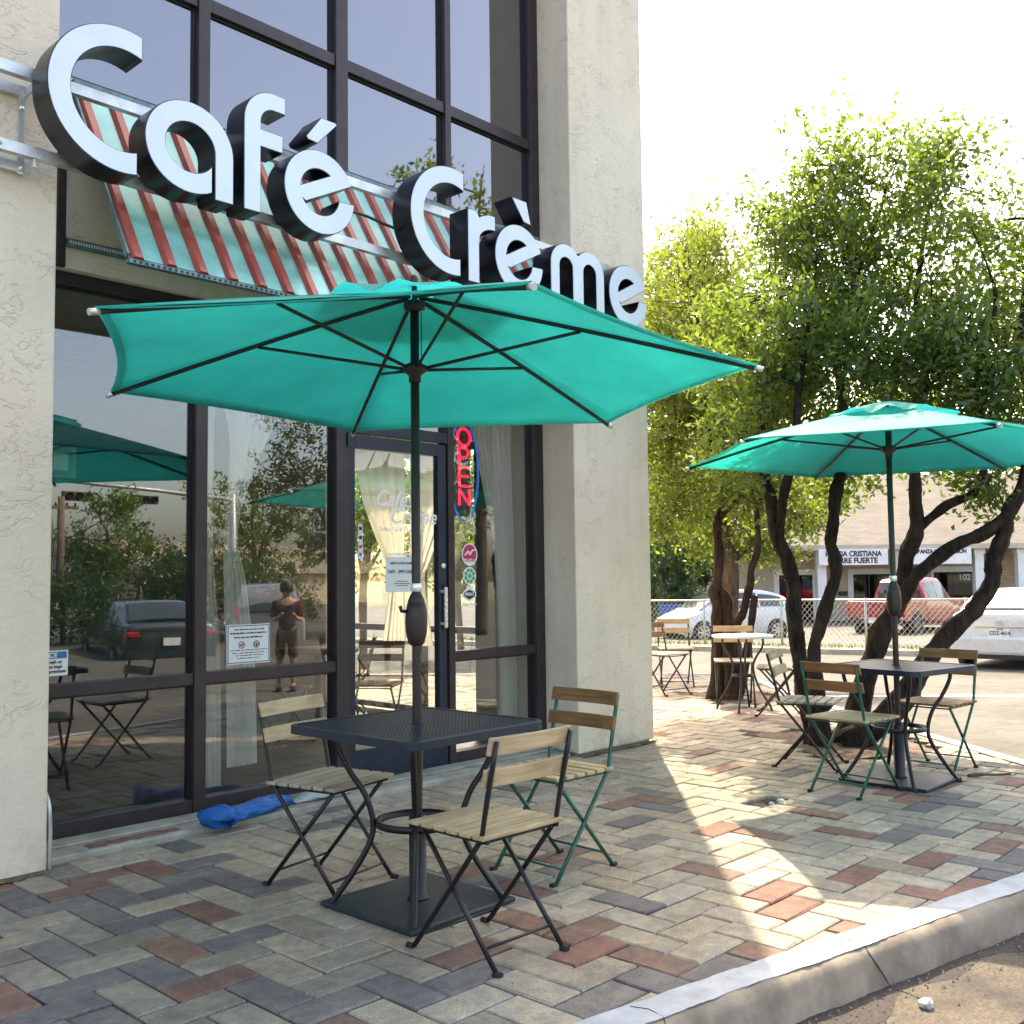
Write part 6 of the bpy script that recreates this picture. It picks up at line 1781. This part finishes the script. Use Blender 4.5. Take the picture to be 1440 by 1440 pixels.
mb = MB(); mb.tube([(0, 0, -.1), (0, 0, 4.6)], [.15, .12], 10); mb.build('shaft', M['pole_wood'], t)
mb = MB(); mb.box(-.6, .6, -.05, .05, 4.15, 4.27); mb.build('crossarm', M['pole_wood'], t)
for xx in (-.5, -.2, .2, .5): mb = MB(); mb.lathe([(.02, 4.27), (.05, 4.3), (.03, 4.34), (.05, 4.37), (0, 4.4)], (xx, 0, 0), 8); mb.build('insulator', M['letter_side'], t)
M['signal'] = plain('signal_housing', (0.10, 0.075, 0.03), 0.5)
t = thing('traffic_signal', 'traffic signal mast arm with hanging signal heads across the street', 'traffic light', (26.2, -32, -.2))
mb = MB(); mb.tube([(0, 0, -.1), (0, 0, 5.6)], [.16, .13], 12); mb.build('mast', M['galv'], t)
mb = MB(); mb.tube([(0, 0, 5.3), (-4, .3, 5.55), (-9.5, .6, 5.75)], [.11, .09, .06], 10); mb.build('arm', M['galv'], t)
for xx, yy in ((-7.6, .5), (-4.6, .35), (0.2, -.25)):
    hz = 5.1 if xx < -1 else 4.2
    w, h = (.62, .19) if xx < -1 else (.19, .5)
    mb = MB(); mb.box(xx-w, xx+w, yy-.14, yy+.12, hz-h, hz+h); sh = bevel(mb.build('signal_head', M['signal'], t), .02)
    for k in (-1, 0, 1):
        c = (xx+k*.4, yy+.13, hz) if xx < -1 else (xx, yy+.13, hz+k*.32)
        mb = MB(); mb.lathe([(0, .0), (.13, .0), (.14, .12), (.15, .12), (.15, 0)], c, 14, axis='y'); mb.build('lens', M['gasket'], sh)
M['tin'] = plain('cream_metal_roof', (0.50, 0.42, 0.30), 0.5, 0.2, 0.1, 1)
hall = thing('metal_hall', 'cream hall with ribbed metal roof far across the street', 'building', (33, -44, -.2), R(-20))
mb = MB(); mb.box(-11, 11, -5, 5, 0, 2.0); mb.build('wall', M['tin'], hall)
mb = MB(); mb.add([(-11.4, 5.4, 1.9), (11.4, 5.4, 1.9), (11.4, 0, 3.7), (-11.4, 0, 3.7), (-11.4, -5.4, 1.9), (11.4, -5.4, 1.9)], [(0, 1, 2, 3), (3, 2, 5, 4), (0, 3, 4), (1, 5, 2)]); rf = mb.build('roof', M['tin'], hall, fix=True)
rm = MB(); rm.bar((0, 5.4, 1.93), (0, 0, 3.73), .07, .06); rm = rm.mesh('rib', M['tin'])
for k in range(44): o = mesh_obj('rib', rm, rf); o.location = (-11+k*.51, 0, 0)

# ---------------------------------------------------------------- passer-by mirrored in the window
M['skin'] = plain('skin', (0.42, 0.24, 0.16), 0.5, 0, 0.05, 10); M['shirt'] = plain('maroon_shirt', (0.05, 0.014, 0.022), 0.9, 0, 0.1, 20); M['shorts'] = plain('khaki_shorts', (0.08, 0.06, 0.045), 0.9, 0, 0.1, 20)
M['hair'] = plain('dark_hair', (0.03, 0.02, 0.015), 0.6, 0, 0.3, 60); M['shoe'] = plain('blue_shoe', (0.02, 0.04, 0.09), 0.6)
def skin_mesh(name, verts, edges, rad, mat, parent, root=0, lev=2):
    me = bpy.data.meshes.new(name); me.from_pydata(verts, edges, []); me.materials.append(mat)
    o = bpy.data.objects.new(name, me); COL.objects.link(o); o.parent = parent
    m = o.modifiers.new('skin', 'SKIN'); m.use_smooth_shade = True
    for i, r in enumerate(rad):
        sv = me.skin_vertices[0].data[i]; sv.radius = (r, r) if not isinstance(r, tuple) else r; sv.use_root = (i == root)
    s = o.modifiers.new('sub', 'SUBSURF'); s.levels = lev; s.render_levels = lev
    return o
P = thing('person', 'person in maroon shirt and shorts standing in the road mirrored in the window', 'person', (8.05, -1.0, road_z(8, -1)), R(35))
k = 1.42/1.7
V = [(0, 0, .92), (0, .01, 1.08), (0, .0, 1.25), (0, 0, 1.42), (0, 0, 1.50), (0, .01, 1.60), (0, .01, 1.68),
     (.09, 0, .88), (.10, .01, .50), (.10, 0, .10), (.10, .08, .045), (.10, .16, .04),
     (-.09, 0, .88), (-.11, -.02, .50), (-.12, -.04, .10), (-.12, .04, .045), (-.12, .12, .04),
     (.17, 0, 1.40), (.23, .0, 1.14), (.16, .22, 1.16), (.10, .30, 1.25), (-.17, 0, 1.40), (-.23, 0, 1.14), (-.15, .22, 1.16), (-.05, .30, 1.26)]
E_ = [(0, 1), (1, 2), (2, 3), (3, 4), (4, 5), (5, 6), (0, 7), (7, 8), (8, 9), (9, 10), (10, 11), (0, 12), (12, 13), (13, 14), (14, 15), (15, 16), (3, 17), (17, 18), (18, 19), (19, 20), (3, 21), (21, 22), (22, 23), (23, 24)]
Rr = [.13, .12, .13, .10, .055, .085, .07, .085, .06, .04, .04, .03, .085, .06, .04, .04, .03, .055, .045, .035, .03, .055, .045, .035, .03]
V = [tuple(c*k for c in q) for q in V]; Rr = [r*k for r in Rr]
skin_mesh('body', V, E_, Rr, M['skin'], P)
sv = [0, 1, 2, 3, 17, 18, 21, 22]
skin_mesh('shirt', [V[i] for i in sv], [(0, 1), (1, 2), (2, 3), (3, 4), (4, 5), (3, 6), (6, 7)], [Rr[i]+.016 for i in sv], M['shirt'], P)
sv = [0, 7, 8, 12, 13]
skin_mesh('shorts', [V[0], V[7], V[8], V[12], V[13]], [(0, 1), (1, 2), (0, 3), (3, 4)], [.125*k, .10*k, .085*k, .10*k, .085*k], M['shorts'], P)
mb = MB(); mb.lathe([(0, .10), (.05, .095), (.085, .06), (.094, .0), (.08, -.05), (.03, -.06)], (0, -.012, 1.64*k), 14); mb.build('hair', M['hair'], P)
for i in (10, 15):
    q = V[i]; mb = MB(); mb.box(q[0]-.045, q[0]+.045, q[1]-.10, q[1]+.12, -.005, .075); bevel(mb.build('shoe', M['shoe'], P), .025, 3)
mb = MB(); mb.box(-.02, .06, .27, .28, 1.03, 1.15); mb.build('phone', M['gasket'], P)
